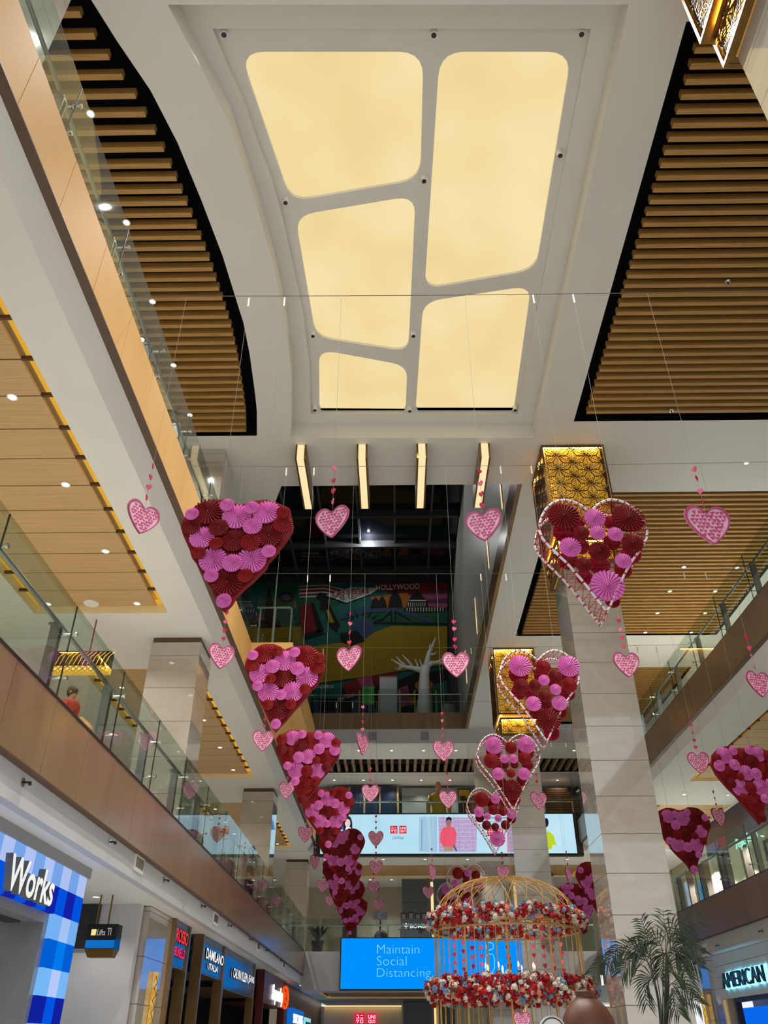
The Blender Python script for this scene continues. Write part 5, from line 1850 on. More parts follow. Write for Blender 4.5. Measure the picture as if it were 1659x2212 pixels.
def shopfront(label, px0, px1, band, words, zb_, zt_=ZG - .02, X=XF, inner=None, frame=m_bronze_shop):
    """sign band on the plane X with letters, dark opening below"""
    ya, yb = P(px0, 2060, X=X).y, P(px1, 2090, X=X).y
    t = empty('shopfront', (X, (ya + yb) / 2, 0), label, 'shopfront', 'shops on the left of the ground floor')
    MB().box(X - .25, X, ya, yb, zb_, zt_).build('sign_panel', band, t)
    MB().box(X - 1.6, X - 1.5, ya, yb, 0, zb_).build('interior', inner or m_mirror_d, t)
    MB().box(X - .2, X + .04, ya - .12, ya - .001, 0, zt_).build('jamb', frame, t)
    MB().box(X - .2, X + .04, yb + .001, yb + .12, 0, zt_).build('jamb', frame, t)
    MB().box(X - 1.5, X - .01, ya, yb, zb_ - .03, zb_ - .002).build('lintel', frame, t)
    for s_, f0, f1, z0_, h_, m_, d_ in words:
        text_on(s_, (X + .005, ya + (yb - ya) * f0, z0_), (0, 1, 0), (0, 0, 1), (yb - ya) * (f1 - f0), h_, d_, m_, t, 'letters', .012, 0, m_dark)
    return t


e_redl = E('red_letter', (255, 64, 72), 1.2)
e_pinkl = E('pink_letter', (255, 60, 130), 1.1)
zB = P(410, 2098, X=XF).z
shopfront('shop with red and pink glowing letters on a blue band, first after the marble pier', 372, 398, m_bluep, [('ROSSO', .02, .92, ZG - .4, .24, e_redl, .03), ('BRUNELLO', .0, .8, ZG - .66, .17, e_pinkl, .03)], zB, inner=m_yellow)
t = shopfront('shop with white letters on a blue band above bronze panels, second after the marble pier', 436, 479, m_bluep, [('DAMILANO', .1, .95, ZG - .47, .22, e_white, .05), ('ITALIA', .3, .75, ZG - .66, .13, e_white, .03)], P(430, 2098, X=XF).z, inner=m_bronze_shop)
shopfront('shop with a wide blue band and white jeans lettering over a black opening', 486, 549, m_bluep, [('CALVIN', .24, .48, ZG - .62, .23, e_white, .05), ('KLEIN', .51, .72, ZG - .62, .23, e_white, .05), ('JEANS', .75, .97, ZG - .62, .23, e_white, .05)], P(482, 2133, X=XF).z, inner=m_black)
yq = P(572, 2090, X=XF).y
shopfront('maroon shop front with slanted white letters over a dark opening', 574, 617, m_maroon, [], 2.86, inner=m_black, frame=m_maroon)
ya, yb = P(586, 2130, X=XF).y, P(609, 2150, X=XF).y
t = bpy.data.objects['shopfront.003']
text_on('Superdry', (XF + .03, ya, P(588, 2170, X=XF).z), (0, 1, 0), (0, 0, 1), (yb - ya), .62, .04, e_white, t, 'letters', .03, .2)
yo = P(614, 2150, X=XF).y
e_or = E('orange_ring', (255, 80, 20), 1.1)
zc_ = P(614, 2155, X=XF).z
MB().tube([(XF + .05, yo + .9 * math.cos(a * pi / 14), zc_ + .36 * math.sin(a * pi / 14)) for a in range(28)], .05, 5, True).build('ring', e_or, t)
text_on('R', (XF + .03, yo - .4, zc_ - .2), (0, 1, 0), (0, 0, 1), .8, .4, .03, e_or, t, 'letters')
for px0, px1, zt_px, zb_px, y_px, lb, c, wd in ((626, 652, 0, 0, 0, 'blue box sign with white letters and a white tilted panel', (24, 104, 200), 'SKECHERS'), (655, 668, 0, 0, 0, 'pale turquoise lit box sign beside the blue box sign', (150, 230, 240), 'ALDO'), (680, 697, 0, 0, 0, 'small lavender blue lit sign, farthest on the left row', (120, 140, 240), 'VIVO')):
    Xs = XF + .02
    ya, yb = P(px0, 2160, X=Xs).y, P(px1, 2160, X=Xs).y
    zt_ = {626: 2.94, 655: 2.75, 680: 2.25}[px0]
    hh = {626: .75, 655: .65, 680: .5}[px0]
    t = empty('box_sign', (Xs, ya, zt_ - hh), lb, 'sign', 'lit box signs on the left')
    MB().box(Xs - .1, Xs + .12, ya, yb, zt_ - hh, zt_).build('box', E('lit_' + wd.lower(), c, .9), t)
    text_on(wd, (Xs + .121, ya + (yb - ya) * .1, zt_ - hh * .7), (0, 1, 0), (0, 0, 1), (yb - ya) * .8, hh * .45, .03, e_white if px0 == 626 else M('sign_ink', (20, 50, 110), .5), t, 'letters')
struct('wall_shop_row', MB().box(XF - .3, XF - .06, P(620, 2090, X=XF).y, 57, 0, ZG), M('shop_row_wall', (96, 82, 70), .5))
struct('wall_shop_row_back', MB().box(XF - 1.9, XF - 1.7, 18, 46, 0, ZG), m_black)
# far ground floor shop with red logo squares
YU = 55
t = empty('shop_sign', (-1.8, YU, 2.4), 'pair of red squares with white characters over the far ground floor shop', 'sign')
logo_squares(t, YU, 767, 2189, 20.5, 5.5, .05, E('far_logo_red', (228, 20, 70), 1.0), e_lw)
a, b = P(700, 2176, Y=YU + .3), P(868, 2225, Y=YU + .3)
t = empty('shopfront', ((a.x + b.x) / 2, YU + .3, 0), 'cream lit shop front of the far ground floor, behind the two red squares', 'shopfront')
MB().box(a.x, b.x, YU + .3, YU + .5, 0, a.z).build('wall', m_cream, t)
MB().box(a.x, b.x, YU + .02, YU + .28, a.z + .02, a.z + .1).build('light_strip', e_warm, t)
# dark clad tower with a white light line
a = P(868, 1910, Y=47.6)
t = empty('clad_tower', (a.x + 1, 47.8, 0), 'grey panelled tower with a vertical white light line, behind the blue screen', 'tower')
mb = MB()
z = 0
while z < ZS - .02:
    mb.box(a.x, a.x + 2.6, 47.6, 48.1, z + .02, min(z + 1.15, ZS - .01))
    z += 1.15
mb.build('panels', M('slate_cladding', (92, 102, 108), .35, var=.04), t)
MB().box(a.x + .01, a.x + 2.59, 47.62, 48.08, 0, ZS - .012).build('gaps', m_dark, t)
lxp = P(935, 1990, Y=47.55).x
MB().box(lxp - .07, lxp + .07, 47.54, 47.599, 0, P(935, 1905, Y=47.55).z).build('light_line', e_warm, t)

# ================================================================ FAR GALLERIES
# lower far gallery: shop letters, monitor, counter, chairs, dark door
Yb_ = 45.5
q, q2 = P(886, 2005, Y=Yb_), P(943, 1996, Y=Yb_)
t = empty('shop_sign', (q.x, Yb_, q.z), 'white glowing shop name with a small crown mark, behind the glass above the blue screen', 'sign')
text_on('BOMBAY S', q, (1, 0, 0), (0, 0, 1), (q2.x - q.x) * 1.0, q2.z - q.z, .05, e_white, t, 'letters', .01)
k_ = (P(871, 2000, Y=Yb_).x, P(883, 2000, Y=Yb_).x)
zc_ = P(877, 2000, Y=Yb_).z
MB().prism([(k_[0] + (k_[1] - k_[0]) * u, Yb_ - .05, zc_ + v * .14) for u, v in ((0, .8), (.25, .3), (.5, 1), (.75, .3), (1, .8), (.8, -.2), (.55, -.3), (.55, -.9), (.45, -.9), (.45, -.3), (.2, -.2))], (0, .05, 0)).build('crown_mark', e_white, t)
MB().box(q.x - .6, q2.x + 1.4, Yb_ + .01, Yb_ + .06, q.z - .08, q.z - .05).build('rail', m_dark, t)
MB().box(q.x - .5, q.x - .44, Yb_ + .01, Yb_ + .06, L1, q.z - .05).box(q2.x + 1.2, q2.x + 1.26, Yb_ + .01, Yb_ + .06, L1, q.z - .05).build('leg', m_dark, t)
a, b = P(806, 1969, Y=48), P(837, 1987, Y=48)
t = empty('monitor', ((a.x + b.x) / 2, 48, L1), 'black wall monitor on a stand, above the glass rail left of the shop name', 'monitor')
MB().box(a.x, b.x, 48, 48.06, b.z, a.z).build('screen', m_mirror_d, t)
MB().tube([((a.x + b.x) / 2, 48.09, L1), ((a.x + b.x) / 2, 48.09, b.z + .1)], .04, 8).box((a.x + b.x) / 2 - .3, (a.x + b.x) / 2 + .3, 47.9, 48.3, L1, L1 + .03).build('stand', m_dark, t)
text_on('C', ((a.x + b.x) / 2 - .1, 47.999, (a.z + b.z) / 2 - .12), (1, 0, 0), (0, 0, 1), .2, .26, .004, E('violet_mark', (130, 90, 150), .8), t, 'mark')
a, b = P(740, 1990, Y=49.5), P(770, 2056, Y=49.5)
t = empty('shop_door', ((a.x + b.x) / 2, 49.6, L1), 'dark maroon shop doorway behind the last filled heart', 'door')
MB().box(a.x, b.x, 49.5, 49.6, L1, a.z).build('leaf', M('dark_maroon', (52, 24, 30), .4), t)
MB().box(a.x - .08, a.x - .001, 49.48, 49.6, L1, a.z + .08).box(b.x + .001, b.x + .08, 49.48, 49.6, L1, a.z + .08).build('frame', m_galv, t)
for i, px in enumerate((782, 846)):
    q = P(px, 2030, Y=45.2)
    t = empty('display_counter', (q.x, 46, L1), ['white low display counter behind the glass, under the last heart', 'white slanted display counter behind the glass, left of the shop name'][i], 'counter')
    MB().prism([(q.x - .5, 45.0, L1), (q.x + .4, 45.0, L1), (q.x + .4 + .2 * i, 45.0, L1 + .9), (q.x - .5 + .3 * i, 45.0, L1 + .9)], (0, .4, 0)).build('body', m_white, t)
    MB().box(q.x - .6, q.x + .65, 44.95, 45.4, L1 + .9, L1 + .94).build('top', m_galv, t)
t = empty('office_chair', (P(823, 2030, Y=44).x, 44, L1), 'black round backed chair behind the glass, below the monitor', 'chair')
q = t.location
MB().lathe([(.28, .45), (.3, .5), (.27, .53)], q, 14).build('seat', m_dark, t, True)
MB().ball((q.x, q.y + .2, q.z + .95), .34, 12, 8, (1, .25, 1)).build('backrest', m_dark, t, True)
MB().tube([(q.x, q.y, q.z), (q.x, q.y, q.z + .45)], .03, 8).lathe([(.28, 0), (.26, .03), (.03, .06)], q, 14).build('base', m_chrome, t)
a, b = P(880, 1984, Y=46.5), P(934, 1962, Y=46.5)
for i, (px, w_) in enumerate(((872, 7), (888, 9), (903, 6), (916, 7), (930, 8))):
    a = P(px, 1988, Y=46.4)
    s_ = .2 + .02 * w_
    t = empty('display_box', (a.x, 46.4, a.z), ORD[i] + ' small black display box from the left, on the shelf above the shop name', 'box', 'black display boxes')
    MB().box(a.x - .15, a.x + .15, 46.3, 46.5, a.z, a.z + s_).build('body', m_dark, t)
    MB().box(a.x - .1, a.x + .1, 46.292, 46.299, a.z + .05, a.z + s_ - .06).build('face', m_grey_wall, t)
a1, b1 = P(866, 1988, Y=46.4), P(940, 1988, Y=46.4)
t = empty('shelf', ((a1.x + b1.x) / 2, 46.4, L1), 'thin shelf carrying small black boxes above the glowing shop name', 'shelf')
MB().box(a1.x, b1.x, 46.2, 46.6, a1.z - .03, a1.z - .001).build('board', m_dark, t)
MB().box(a1.x, a1.x + .05, 46.35, 46.45, L1, a1.z - .03).box(b1.x - .05, b1.x, 46.35, 46.45, L1, a1.z - .03).build('leg', m_dark, t)
q = P(686, 2010, Y=41)
t = empty('potted_plant', (q.x, 41.2, L1), 'bushy green potted plant behind the glass corner of the lower far gallery', 'plant')
MB().lathe([(.2, 0), (.3, .5), (.28, .55), (.2, .5)], (q.x, 41.2, L1), 14).build('pot', m_dark, t)
leafy((q.x, 41.2, L1 + .5), 40, .7, 1.2, rd, 4, .08).build('foliage', m_leaf2, t)

# upper far gallery: dark shop window, mannequins, plants, posters
a, b = P(716, 1700, Y=47.6), P(860, 1776, Y=47.6)
t = empty('shop_window', ((a.x + b.x) / 2, 47.6, L2), 'dark navy shop window with coloured goods, left of the mannequins', 'shop window')
MB().box(a.x, b.x, 47.62, 47.9, L2, a.z).build('glazing', m_navy, t)
mb = MB()
for f in (0, .27, .5, .73, 1):
    xx = a.x + (b.x - a.x) * f
    mb.box(xx - .05, xx + .05, 47.55, 47.615, L2, a.z)
mb.build('mullions', M('tan_mullion', (160, 132, 92), .5), t)
mb = MB()
for k in range(14):
    xx = a.x + .3 + (b.x - a.x - .6) * k / 13
    mb.mat(k % 4)
    mb.box(xx - .12, xx + .12, 47.57, 47.61, L2 + .5 + .15 * (k % 3), L2 + .8 + .22 * ((k * 3) % 4))
mb.build('goods', [m_red2, m_yellow, m_pink, m_grey_wall], t)
text_on('MADE TO ORDER', (a.x + 1.6, 47.545, L2 + 1.5), (1, 0, 0), (0, 0, 1), 1.1, .2, .01, m_white, t)


def mannequin(px, Y, z0, h, top, trousers, label, head=m_skin):
    q = P(px, 1740, Y=Y)
    x = q.x
    t = empty('mannequin', (x, Y, z0), label, 'mannequin')
    k = h / 1.85
    c = (x, Y, z0)
    mb = MB()
    for s_ in (-1, 1):
        mb.tube([(x + s_ * .1 * k, Y, z0 + .02), (x + s_ * .1 * k, Y, z0 + .5 * k), (x + s_ * .09 * k, Y, z0 + .92 * k)], [.06 * k, .08 * k, .11 * k], 8)
    mb.build('trousers', trousers, t, True)
    mb = MB()
    prof = [(.17, .85), (.19, .95), (.17, 1.1), (.2, 1.3), (.22, 1.42), (.17, 1.52), (.08, 1.57)]
    b0 = len(mb.v)
    mb.lathe([(r * k, z * k) for r, z in prof], c, 14)
    for i in range(b0, len(mb.v)):
        vx, vy, vz_ = mb.v[i]
        mb.v[i] = (x + (vx - x) * 1.15, Y + (vy - Y) * .62, vz_)
    for s_ in (-1, 1):
        mb.tube([(x + s_ * .22 * k, Y, z0 + 1.46 * k), (x + s_ * .31 * k, Y - .02, z0 + 1.18 * k), (x + s_ * .3 * k, Y - .1, z0 + .93 * k)], [.075 * k, .062 * k, .05 * k], 8)
    mb.build('top', top, t, True)
    mb = MB()
    mb.tube([(x, Y, z0 + 1.54 * k), (x, Y, z0 + 1.66 * k)], .055 * k, 8)
    mb.ball((x, Y - .01, z0 + 1.74 * k), .115 * k, 10, 8, (.82, .95, 1.15))
    mb.ball((x, Y - .11 * k, z0 + 1.73 * k), .022 * k, 6, 4)
    for s_ in (-1, 1):
        mb.tube([(x + s_ * .3 * k, Y - .1, z0 + .94 * k), (x + s_ * .29 * k, Y - .13, z0 + .84 * k), (x + s_ * .28 * k, Y - .15, z0 + .77 * k)], [.035 * k, .045 * k, .02 * k], 6)
    mb.build('body', head, t, True)
    MB().lathe([(.3, 0), (.3, .02)], c, 18).build('base', m_galv, t)


zm = P(948, 1690, Y=46).z
mannequin(948, 46, L2, zm - L2, m_yellow, M('grey_trouser', (110, 116, 116), .8), 'mannequin in a mustard yellow top behind the glass above the long screen')
mannequin(928, 46.6, L2, 1.55, m_white, m_yellow, 'smaller mannequin in white with a mustard skirt, left of the yellow one', m_galv)
q = P(880, 1740, Y=46)
t = empty('garment_display', (q.x, 46, L2), 'oversized clothes hanger shape with a pale garment, left of the dark plant', 'display')
MB().prism([(q.x - .55, 46, L2), (q.x + .45, 46, L2), (q.x + .42, 46, L2 + 1.35), (q.x, 46, L2 + 1.55), (q.x - .42, 46, L2 + 1.35)], (0, .12, 0)).build('garment', m_grey_wall, t)
MB().tube([(q.x - .5, 45.98, L2 + 1.36), (q.x - .2, 45.98, L2 + 1.5), (q.x, 45.98, L2 + 1.62), (q.x + .2, 45.98, L2 + 1.5), (q.x + .5, 45.98, L2 + 1.36)], .035, 6).build('hanger', m_dark, t)
MB().ball((q.x, 45.98, L2 + 1.75), .11, 8, 6).build('finial', m_rattan, t, True)
q = P(908, 1745, Y=45.5)
t = empty('potted_plant', (q.x, 45.5, L2), 'dark bushy plant beside the mannequins above the long screen', 'plant')
MB().lathe([(.18, 0), (.24, .4), (.22, .42)], (q.x, 45.5, L2), 14).build('pot', m_dark, t)
for zz in (.4, .8, 1.15):
    leafy((q.x, 45.5, L2 + zz), 26, .5, .6, rd, 3, .1).build('foliage', m_leaf2, t)
a, b = P(988, 1703, Y=46.8), P(1019, 1755, Y=46.8)
t = empty('poster', ((a.x + b.x) / 2, 46.8, L2), 'framed dark poster with a yellow figure, right of the mannequin in yellow', 'poster')
MB().box(a.x, b.x, 46.8, 46.86, b.z, a.z).build('frame', m_dark, t)
MB().box(a.x + .06, b.x - .06, 46.79, 46.799, b.z + .5, a.z - .08).build('print', m_yellow, t)
MB().prism([(a.x + .1, 46.78, b.z + .08), (b.x - .1, 46.78, b.z + .08), (b.x - .1, 46.78, b.z + .45), (a.x + .4, 46.78, b.z + .9), (a.x + .1, 46.78, b.z + .9)], (0, .009, 0)).build('print_figure', m_bronze_d, t)
MB().tube([((a.x + b.x) / 2, 46.9, L2), ((a.x + b.x) / 2, 46.9, b.z + .3)], .04, 6).box(a.x + .1, b.x - .1, 46.7, 47.1, L2, L2 + .02).build('stand', m_dark, t)
struct('wall_end_lockers', MB().box(P(868, 1700, Y=47.9).x, P(1010, 1700, Y=47.9).x, 47.92, 48.1, L2, P(870, 1702, Y=47.9).z), m_galv)
# right end: slat screen wall, black sign, hanging plant
a, b = P(1175, 1705, Y=47), P(1262, 1775, Y=47)
t = empty('slat_screen', ((a.x + b.x) / 2, 47, L2), 'brown horizontal slat screen wall right of the middle pillar, above the long screen', 'screen wall')
mb = MB()
z = L2
while z < a.z:
    mb.box(a.x, b.x, 47, 47.08, z + .01, z + .09)
    z += .12
mb.build('slats', M('brown_slat', (120, 80, 46), .5), t)
MB().box(a.x, b.x, 47.081, 47.15, L2, a.z).build('backing', M('slat_backing', (60, 36, 20), .7), t)
a, b = P(1238, 1703, Y=46.5), P(1256, 1715, Y=46.5)
t = empty('wall_sign', ((a.x + b.x) / 2, 46.5, b.z), 'small black direction sign with white letters, right of the hanging plant', 'sign')
MB().box(a.x - .1, b.x + .05, 46.5, 46.9, b.z, a.z).build('box', m_dark, t)
text_on('EXIT', (a.x, 46.495, b.z + .1), (1, 0, 0), (0, 0, 1), .35, .14, .01, e_white, t)
q = P(1236, 1700, Y=45.8)
t = empty('hanging_plant', (q.x, 45.8, q.z), 'green plant hanging from the ceiling, left of the small black sign', 'plant')
MB().tube([(q.x, 45.8, q.z), (q.x, 45.8, 14.3)], .01, 4).build('cord', m_dark, t)
leafy((q.x, 45.8, q.z - .3), 30, .55, .5, rd, 3, .09).build('foliage', m_leaf2, t)
MB().lathe([(.05, -.3), (.18, -.1), (.2, 0)], (q.x, 45.8, q.z - .2), 12).build('basket', m_dark, t)

# ================================================================ RIGHT SHOPS
XW = 12.9
struct('wall_right_shops', MB().box(XR + .8, XR + 1.0, YB, 50, L1, ZS), m_cream)
struct('wall_right_return', MB().box(XW + .15, XR + 1, 49, 49.2, L1, ZS), m_cream)
# shop with a navy frame, brown posts and glass
t = empty('shopfront', (XW, 28, L1), 'glass shop front with a navy beam and brown posts, lower right gallery', 'shopfront')
zb0, zb1 = 8.05, 9.18
ya, yb = 16.0, P(1528, 1822, X=XW).y
MB().box(XW - .1, XW + .1, ya, yb, zb0, zb1).build('beam', m_navy, t)
for px, wd, m_, nm in ((1572, .75, m_navy, 'pier'), (1530, .18, M('brown_post', (96, 76, 72), .4), 'post'), (1490, .18, bpy.data.materials.get('brown_post') or m_dark, 'post'), (1622, .22, bpy.data.materials.get('brown_post') or m_dark, 'post')):
    y = P(px, 1900, X=XW).y
    MB().box(XW - .12, XW + .12, y - wd / 2, y + wd / 2, L1, zb0 - .001).build(nm, bpy.data.materials['brown_post'] if nm == 'post' else m_, t)
MB().box(XW - .01, XW + .01, ya, yb, L1, zb0 - .002).build('glass', m_glassk, t)
yl = P(1640, 1810, X=XW - .1).y
y2_ = P(1592, 1835, X=XW - .12).y
za = P(1592, 1835, X=XW - .12).z
text_on('Pepe Jeans', (XW - .11, y2_, za - .1), (0, -1, 0), (0, 0, 1), y2_ - P(1638, 1806, X=XW - .12).y, (P(1592, 1812, X=XW - .12).z - za) * 1.3, .04, E('mint_letter', (180, 255, 225), 1.2), t, 'letters', .0, .3)
y = P(1656, 1858, X=XR + .75).y
t = empty('shop_sign', (XR + .7, y, 6.5), 'black capital letters on the cream shop wall at the right edge', 'sign')
zz = P(1656, 1862, X=XR + .75).z
text_on('ITS', (XR + .799, y, zz), (0, -1, 0), (0, 0, 1), 1.6, .75, .05, m_dark, t, 'letters', .02)
MB().box(XR + .78, XR + .7999, y - 1.7, y + .1, zz - .1, zz - .06).build('rail', m_dark, t)
for i, (px0, px1, py0, py1) in enumerate(((1477, 1504, 1908, 1964), (1507, 1542, 1908, 1952))):
    Xp = 13.4
    ya, yb = P(px1, py1, X=Xp).y, P(px0, py0, X=Xp).y
    zt_ = P(px0, py0, X=Xp).z
    t = empty('poster', (Xp, (ya + yb) / 2, L1), ['left lit photo poster of a person under a blue sky in the lower right shop', 'right lit photo poster of a person with sunglasses in the lower right shop'][i], 'poster', 'lit posters')
    MB().box(Xp, Xp + .08, ya, yb, L1, zt_).build('lightbox', E('poster_sky' + str(i), (110, 190, 240), .85, c2=(70, 140, 210), scale=(1, .5, 1.5)), t)
    ym = (ya + yb) / 2
    w_ = (yb - ya)

    def pf(pts, nm, m, d):
        MB().prism([(Xp - .006 - d, ym - u * w_, L1 + v) for u, v in pts], (.005, 0, 0)).build(nm, m, t)
    pf([(-.5, 1.3), (-.2, 1.5), (.1, 1.45), (.5, 1.6), (.5, .02), (-.5, .02)], 'hills', E('poster_hills' + str(i), (70, 120, 170), .8), 0)
    pf([(-.3, .02), (-.26, .6), (-.08, .75), (.14, .75), (.3, .58), (.36, .02)], 'shirt', E('poster_shirt' + str(i), (210, 220, 235) if i == 0 else (236, 120, 120), .85), .006)
    pf([(.03 + .13 * math.cos(a * pi / 8), 1.0 + .2 * math.sin(a * pi / 8)) for a in range(16)], 'face', E('poster_face' + str(i), (226, 190, 170), .85), .012)
    pf([(-.11, 1.05), (-.1, 1.2), (.03, 1.28), (.16, 1.2), (.17, 1.05), (.1, 1.14), (-.04, 1.14)], 'hair', e_hair, .018)
    pf([(-.09, 1.05), (.15, 1.05), (.13, .98), (.05, .97), (.03, 1.01), (.01, .97), (-.07, .98)], 'sunglasses', e_hair, .02)
for i, (px, py) in enumerate(((1650, 1806), (1532, 1884), (1508, 1868), (1580, 1864))):
    q = P(px, py, X=13.5)
    t = empty('track_light', q, 'white shop spotlight behind the glass of the lower right shop, ' + ['nearest the right edge', 'left pair, lower one', 'left pair, upper one', 'middle one'][i], 'lamp', 'shop spotlights')
    MB().tube([(q.x, q.y, q.z + .12), (q.x, q.y, ZS - .001)], .015, 6).build('stem', m_white, t)
    MB().tube([(q.x, q.y, q.z + .13), (q.x - .05, q.y, q.z)], .07, 10).build('head', m_white, t)
    MB().tube([(q.x - .05, q.y, q.z - .001), (q.x - .053, q.y, q.z - .012)], .06, 10).build('bulb', e_down, t)
    spot('shop_lamp', (q.x - .06, q.y, q.z - .06), P_SHOP, 150)
a, b = P(1640, 1890, X=12), P(1659, 1905, X=12)
t = empty('rack', (12.2, a.y - .6, L1), 'grey ribbed display rack behind the glass rail at the right edge', 'rack')
MB().box(11.8, 12.5, a.y - 2.0, a.y, L1, L1 + 1.25).build('body', m_galv, t)
mb = MB()
for k in range(9):
    mb.box(11.78, 11.799, a.y - 1.9 + k * .21, a.y - 1.86 + k * .21, L1 + .1, L1 + 1.2)
mb.build('ribs', m_dark, t)

# ground floor right: glowing store sign
XG = XRB + .42
yz = lambda px, py: P(px, py, X=XG)
y_end = yz(1548, 2120).y
t = empty('shop_sign', (XG, y_end - 3, 2.6), 'pale panelled fascia with halo lit dark letters on the right of the ground floor', 'sign')
zt_, zb_ = ZG - .02, yz(1560, 2160).z
mb = MB()
for k in range(4):
    z0_ = zb_ + (zt_ - zb_) * k / 4
    mb.box(XG, XG + .1, y_end - 14, y_end, z0_ + .006, zb_ + (zt_ - zb_) * (k + 1) / 4 - .006)
mb.build('fascia_boards', M('pale_board', (216, 224, 228), .5, var=.02), t)
q = yz(1573, 2136)
hl = yz(1573, 2102).z - q.z
L_ = 1.08 * (q.y - yz(1659, 2120).y)
text_on('AMERICAN', (XG - .10, q.y, q.z), (0, -1, 0), (0, 0, 1), L_ * .98, hl, .05, M('letter_navy', (30, 46, 60), .4), t, 'letters', .0)
text_on('AMERICAN', (XG - .02, q.y + .05, q.z - .03), (0, -1, 0), (0, 0, 1), L_, hl + .06, .03, E('halo_cyan', (120, 225, 255), 3.0), t, 'halo', .06)
t = empty('shop_portal', (XG, y_end - 4, 0), 'dark steel shop doorway with a blue screen, below the halo lit letters', 'shopfront')
MB().box(XG, XG + .15, y_end - 1.2, y_end - 1.05, 0, zb_).box(XG, XG + .15, y_end - 12, y_end - 1.2, zb_ - .1, zb_ - .001).build('frame', m_dark, t)
MB().box(XG + .9, XG + 1.0, y_end - 14, y_end, 0, zb_).build('back_wall', m_galv, t)
a = P(1584, 2180, X=XG + .8)
MB().box(XG + .8, XG + .85, a.y - 6, a.y, .8, a.z).build('screen', E('portal_blue', (10, 110, 245), .9), t)
MB().box(XG + .02, XG + .12, y_end - 1.05, y_end, 0, zb_).build('stone_jamb', m_marble, t)
pillar(XG - .1, XG + .5, y_end + .3, y_end + 1.1, 0, ZG - .01, 'marble pier left of the shop with halo lit letters', group='shop piers')
q = P(1499, 2098, X=XRB + .1)
t = empty('security_camera', (XRB + .2, q.y, ZG), 'small white dome camera under the right band, behind the palm', 'camera')
MB().box(XRB + .12, XRB + .22, q.y - .12, q.y + .12, ZG - .08, ZG - .001).build('mount', m_white, t)
MB().ball((XRB + .17, q.y, ZG - .1), .06, 10, 6).build('dome', m_dark, t, True)
# golden leaf wall panels at the pier sides
for px, py0, X_, lb in ((1515, 2148, XG - .2, 'narrow golden lattice strip on the pier right of the palm'), (338, 2100, -4.55, 'narrow golden lattice strip on the grey pier left of the red letters')):
    a = P(px, py0, X=X_)
    t = empty('gold_strip', (X_, a.y, 0), lb, 'panel', 'golden strips')
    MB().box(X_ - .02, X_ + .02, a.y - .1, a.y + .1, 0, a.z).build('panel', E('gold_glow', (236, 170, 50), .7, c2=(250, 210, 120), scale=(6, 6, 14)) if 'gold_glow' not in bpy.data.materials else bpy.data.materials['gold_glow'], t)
    mb = MB()
    z = .1
    while z < a.z - .1:
        mb.tube([(X_ + (.021 if X_ < 0 else -.021), a.y - .1, z), (X_ + (.021 if X_ < 0 else -.021), a.y + .1, z + .1)], .008, 4)
        mb.tube([(X_ + (.021 if X_ < 0 else -.021), a.y + .1, z + .1), (X_ + (.021 if X_ < 0 else -.021), a.y - .1, z + .2)], .008, 4)
        z += .2
    mb.build('lattice', m_bronze_d, t)
# gallery shop on the left: black and gold hanging sign
a, b = P(118, 1407, Y=15.4), P(232, 1450, Y=15.4)
t = empty('hanging_sign', ((a.x + b.x) / 2, 15.4, b.z), 'black hanging sign with golden leaf pattern behind the lower left glass rail', 'sign')
MB().box(a.x, b.x, 15.4, 15.6, b.z + .12, a.z).build('box', m_mirror_d, t)
MB().box(a.x, b.x, 15.39, 15.61, b.z, b.z + .119).build('gold_band', m_gold, t)
mb = MB()
for k in range(9):
    xx = a.x + .1 + (b.x - a.x - .2) * k / 8
    mb.tube([(xx + .05 * math.cos(i * pi / 6), 15.385, b.z + .06 + .05 * math.sin(i * pi / 6)) for i in range(12)], .006, 4, True)
mb.build('ring_pattern', m_bronze_d, t)
mb = MB()
for k in range(12):
    xx = a.x + .08 + (b.x - a.x - .16) * k / 11
    mb.tube([(xx, 15.392, a.z - .3), (xx + .06, 15.392, a.z - .12), (xx + .16, 15.392, a.z - .02)], .008, 4)
mb.build('gold_pattern', m_gold, t)
MB().tube([((a.x + b.x) / 2 + .1, 15.5, a.z), ((a.x + b.x) / 2 + .1, 15.5, ZS - .001)], .015, 6).build('rod', m_bronze, t)


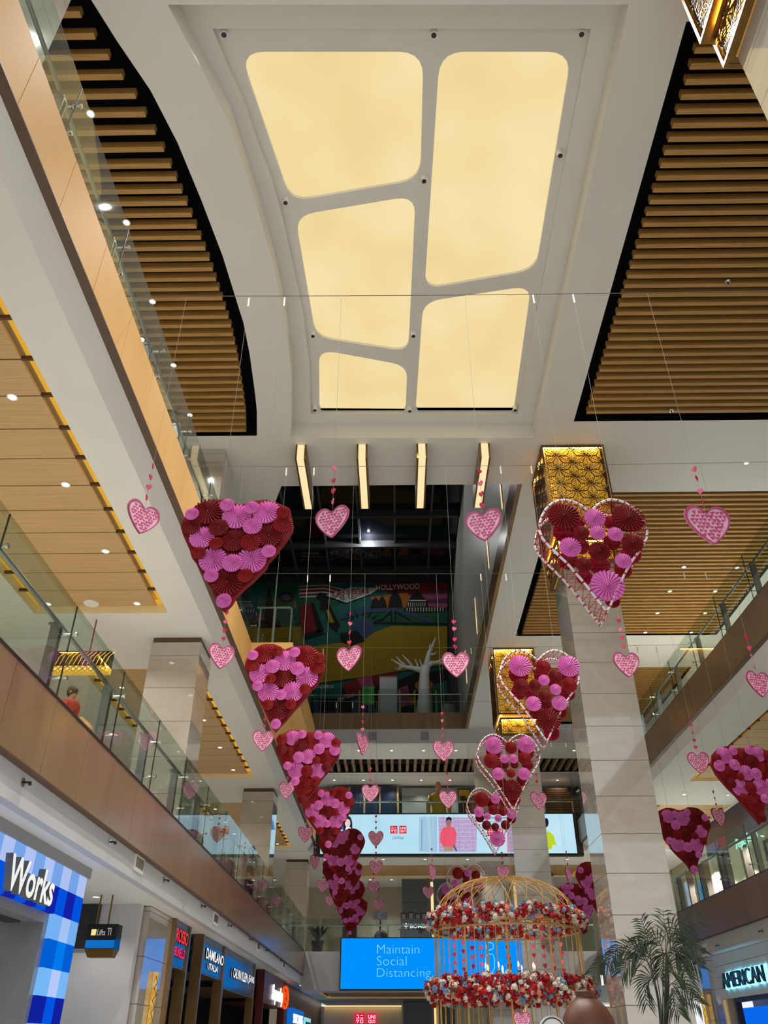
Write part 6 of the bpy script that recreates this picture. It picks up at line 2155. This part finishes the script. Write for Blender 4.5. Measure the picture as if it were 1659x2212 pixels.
# ================================================================ PEOPLE on the lower left gallery
def person(x, y, z0, h, top, label, face_dir):
    t = empty('person', (x, y, z0), label, 'person', None, face_dir)
    k = h / 1.72
    J = [(0, 0, .95), (0, .01, 1.1), (0, .01, 1.28), (0, .015, 1.42), (0, .0, 1.5), (0, -.015, 1.6),
         (-.1, 0, .9), (-.1, -.02, .48), (-.1, .02, .06), (-.1, -.13, .03), (.1, 0, .9), (.1, -.02, .48), (.1, .02, .06), (.1, -.13, .03),
         (-.19, .02, 1.4), (-.24, .04, 1.14), (-.22, -.12, .95), (-.2, -.2, .9), (.19, .02, 1.4), (.24, .04, 1.14), (.22, -.12, .95), (.2, -.2, .9), (0, -.02, 1.69)]
    Ed = [(0, 1), (1, 2), (2, 3), (3, 4), (4, 5), (5, 22), (0, 6), (6, 7), (7, 8), (8, 9), (0, 10), (10, 11), (11, 12), (12, 13), (3, 14), (14, 15), (15, 16), (16, 17), (3, 18), (18, 19), (19, 20), (20, 21)]
    Rr = [.13, .125, .145, .12, .055, .085, .095, .06, .04, .04, .095, .06, .04, .04, .06, .045, .032, .035, .06, .045, .032, .035, .07]
    n0 = len(J)
    for s_, hj in ((-1, 17), (1, 21)):
        for f in range(5):
            b = J[hj]
            p1 = (b[0] + s_ * (-.03 + .015 * f), b[1] - .05 - .008 * (f in (1, 2, 3)), b[2] - .02)
            p2 = (p1[0], p1[1] - .03, p1[2] - .025)
            J += [p1, p2]
            Rr += [.01, .008]
            Ed += [(hj, len(J) - 2), (len(J) - 2, len(J) - 1)]
    me = bpy.data.meshes.new('body')
    me.from_pydata([(a * k, b * k, c * k) for a, b, c in J], Ed, [])
    o = bpy.data.objects.new('body', me)
    COL.objects.link(o)
    o.parent = t
    sk_ = o.modifiers.new('skin', 'SKIN')
    for i, r in enumerate(Rr):
        v = me.skin_vertices[0].data[i] if me.skin_vertices else None
        if v:
            v.radius = (r * k, r * k)
            v.use_root = i == 0
    o.modifiers.new('sub', 'SUBSURF').levels = 1
    me.materials.append(m_skin)
    c0 = (0, 0, 0)
    mb = MB()
    mb.lathe([(.185 * k, .86 * k), (.19 * k, 1.0 * k), (.185 * k, 1.2 * k), (.2 * k, 1.36 * k), (.17 * k, 1.46 * k), (.085 * k, 1.5 * k)], c0, 16)
    for s_ in (-1, 1):
        mb.tube([(s_ * .17 * k, .02, 1.42 * k), (s_ * .25 * k, .04 * k, 1.14 * k), (s_ * .235 * k, -.03 * k, 1.04 * k)], [.085 * k, .065 * k, .06 * k], 10)
    mb.build('top', top, t, True, world=False)
    mb = MB()
    for s_ in (-1, 1):
        mb.tube([(s_ * .1 * k, 0, .95 * k), (s_ * .1 * k, -.02 * k, .48 * k), (s_ * .1 * k, .02 * k, .06 * k)], [.125 * k, .09 * k, .07 * k], 10)
    mb.build('trousers', m_navy, t, True, world=False)
    mb = MB()
    mb.ball((0, .012 * k, 1.67 * k), .112 * k, 14, 9, (.86, 1.0, 1.1))
    mb.build('hair', m_hair, t, True, world=False)
    mb = MB()
    mb.ball((0, -.105 * k, 1.635 * k), .016 * k, 6, 4)
    for s_ in (-1, 1):
        mb.ball((s_ * .095 * k, 0, 1.635 * k), .022 * k, 6, 4, (.5, 1, 1.3))
    mb.build('face_features', m_skin, t, True, world=False)
    return t


q = P(568, 1838, Y=28.3)
person(q.x - .36, q.y, L1 - .01, q.z - L1 + .08, m_black, 'person in black with dark hair standing behind the lower left glass rail', 1.2)
q = P(157, 1498, X=-5.3)
person(-5.3, q.y, L1 - .01, q.z - L1 + .08, m_red2, 'person in a red top standing behind the lower left glass rail', 1.5)

t = empty('shop_window', (XR - .1, 18, L2), 'added glowing panel as lit wall behind the glass rail of the upper right gallery', 'shop window')
MB().box(XR - .12, XR - .06, 9, 27, L2, L2 + 2.9).build('lit_glazing', E('lit_wall_glow', (206, 226, 226), .8, c2=(226, 236, 228), scale=(1, .3, .3)), t)  # added glow standing in for a lit shop wall
mb = MB()
for y in (9, 12.6, 16.2, 19.8, 23.4, 27):
    mb.box(XR - .2, XR - .121, y - .05, y + .05, L2, L2 + 2.95)
mb.build('mullions', m_galv, t)
MB().box(XR - .2, XR - .05, 9, 27, L2 + 2.95, L2 + 3.1).build('head', m_galv, t)
bpy.context.view_layer.update()
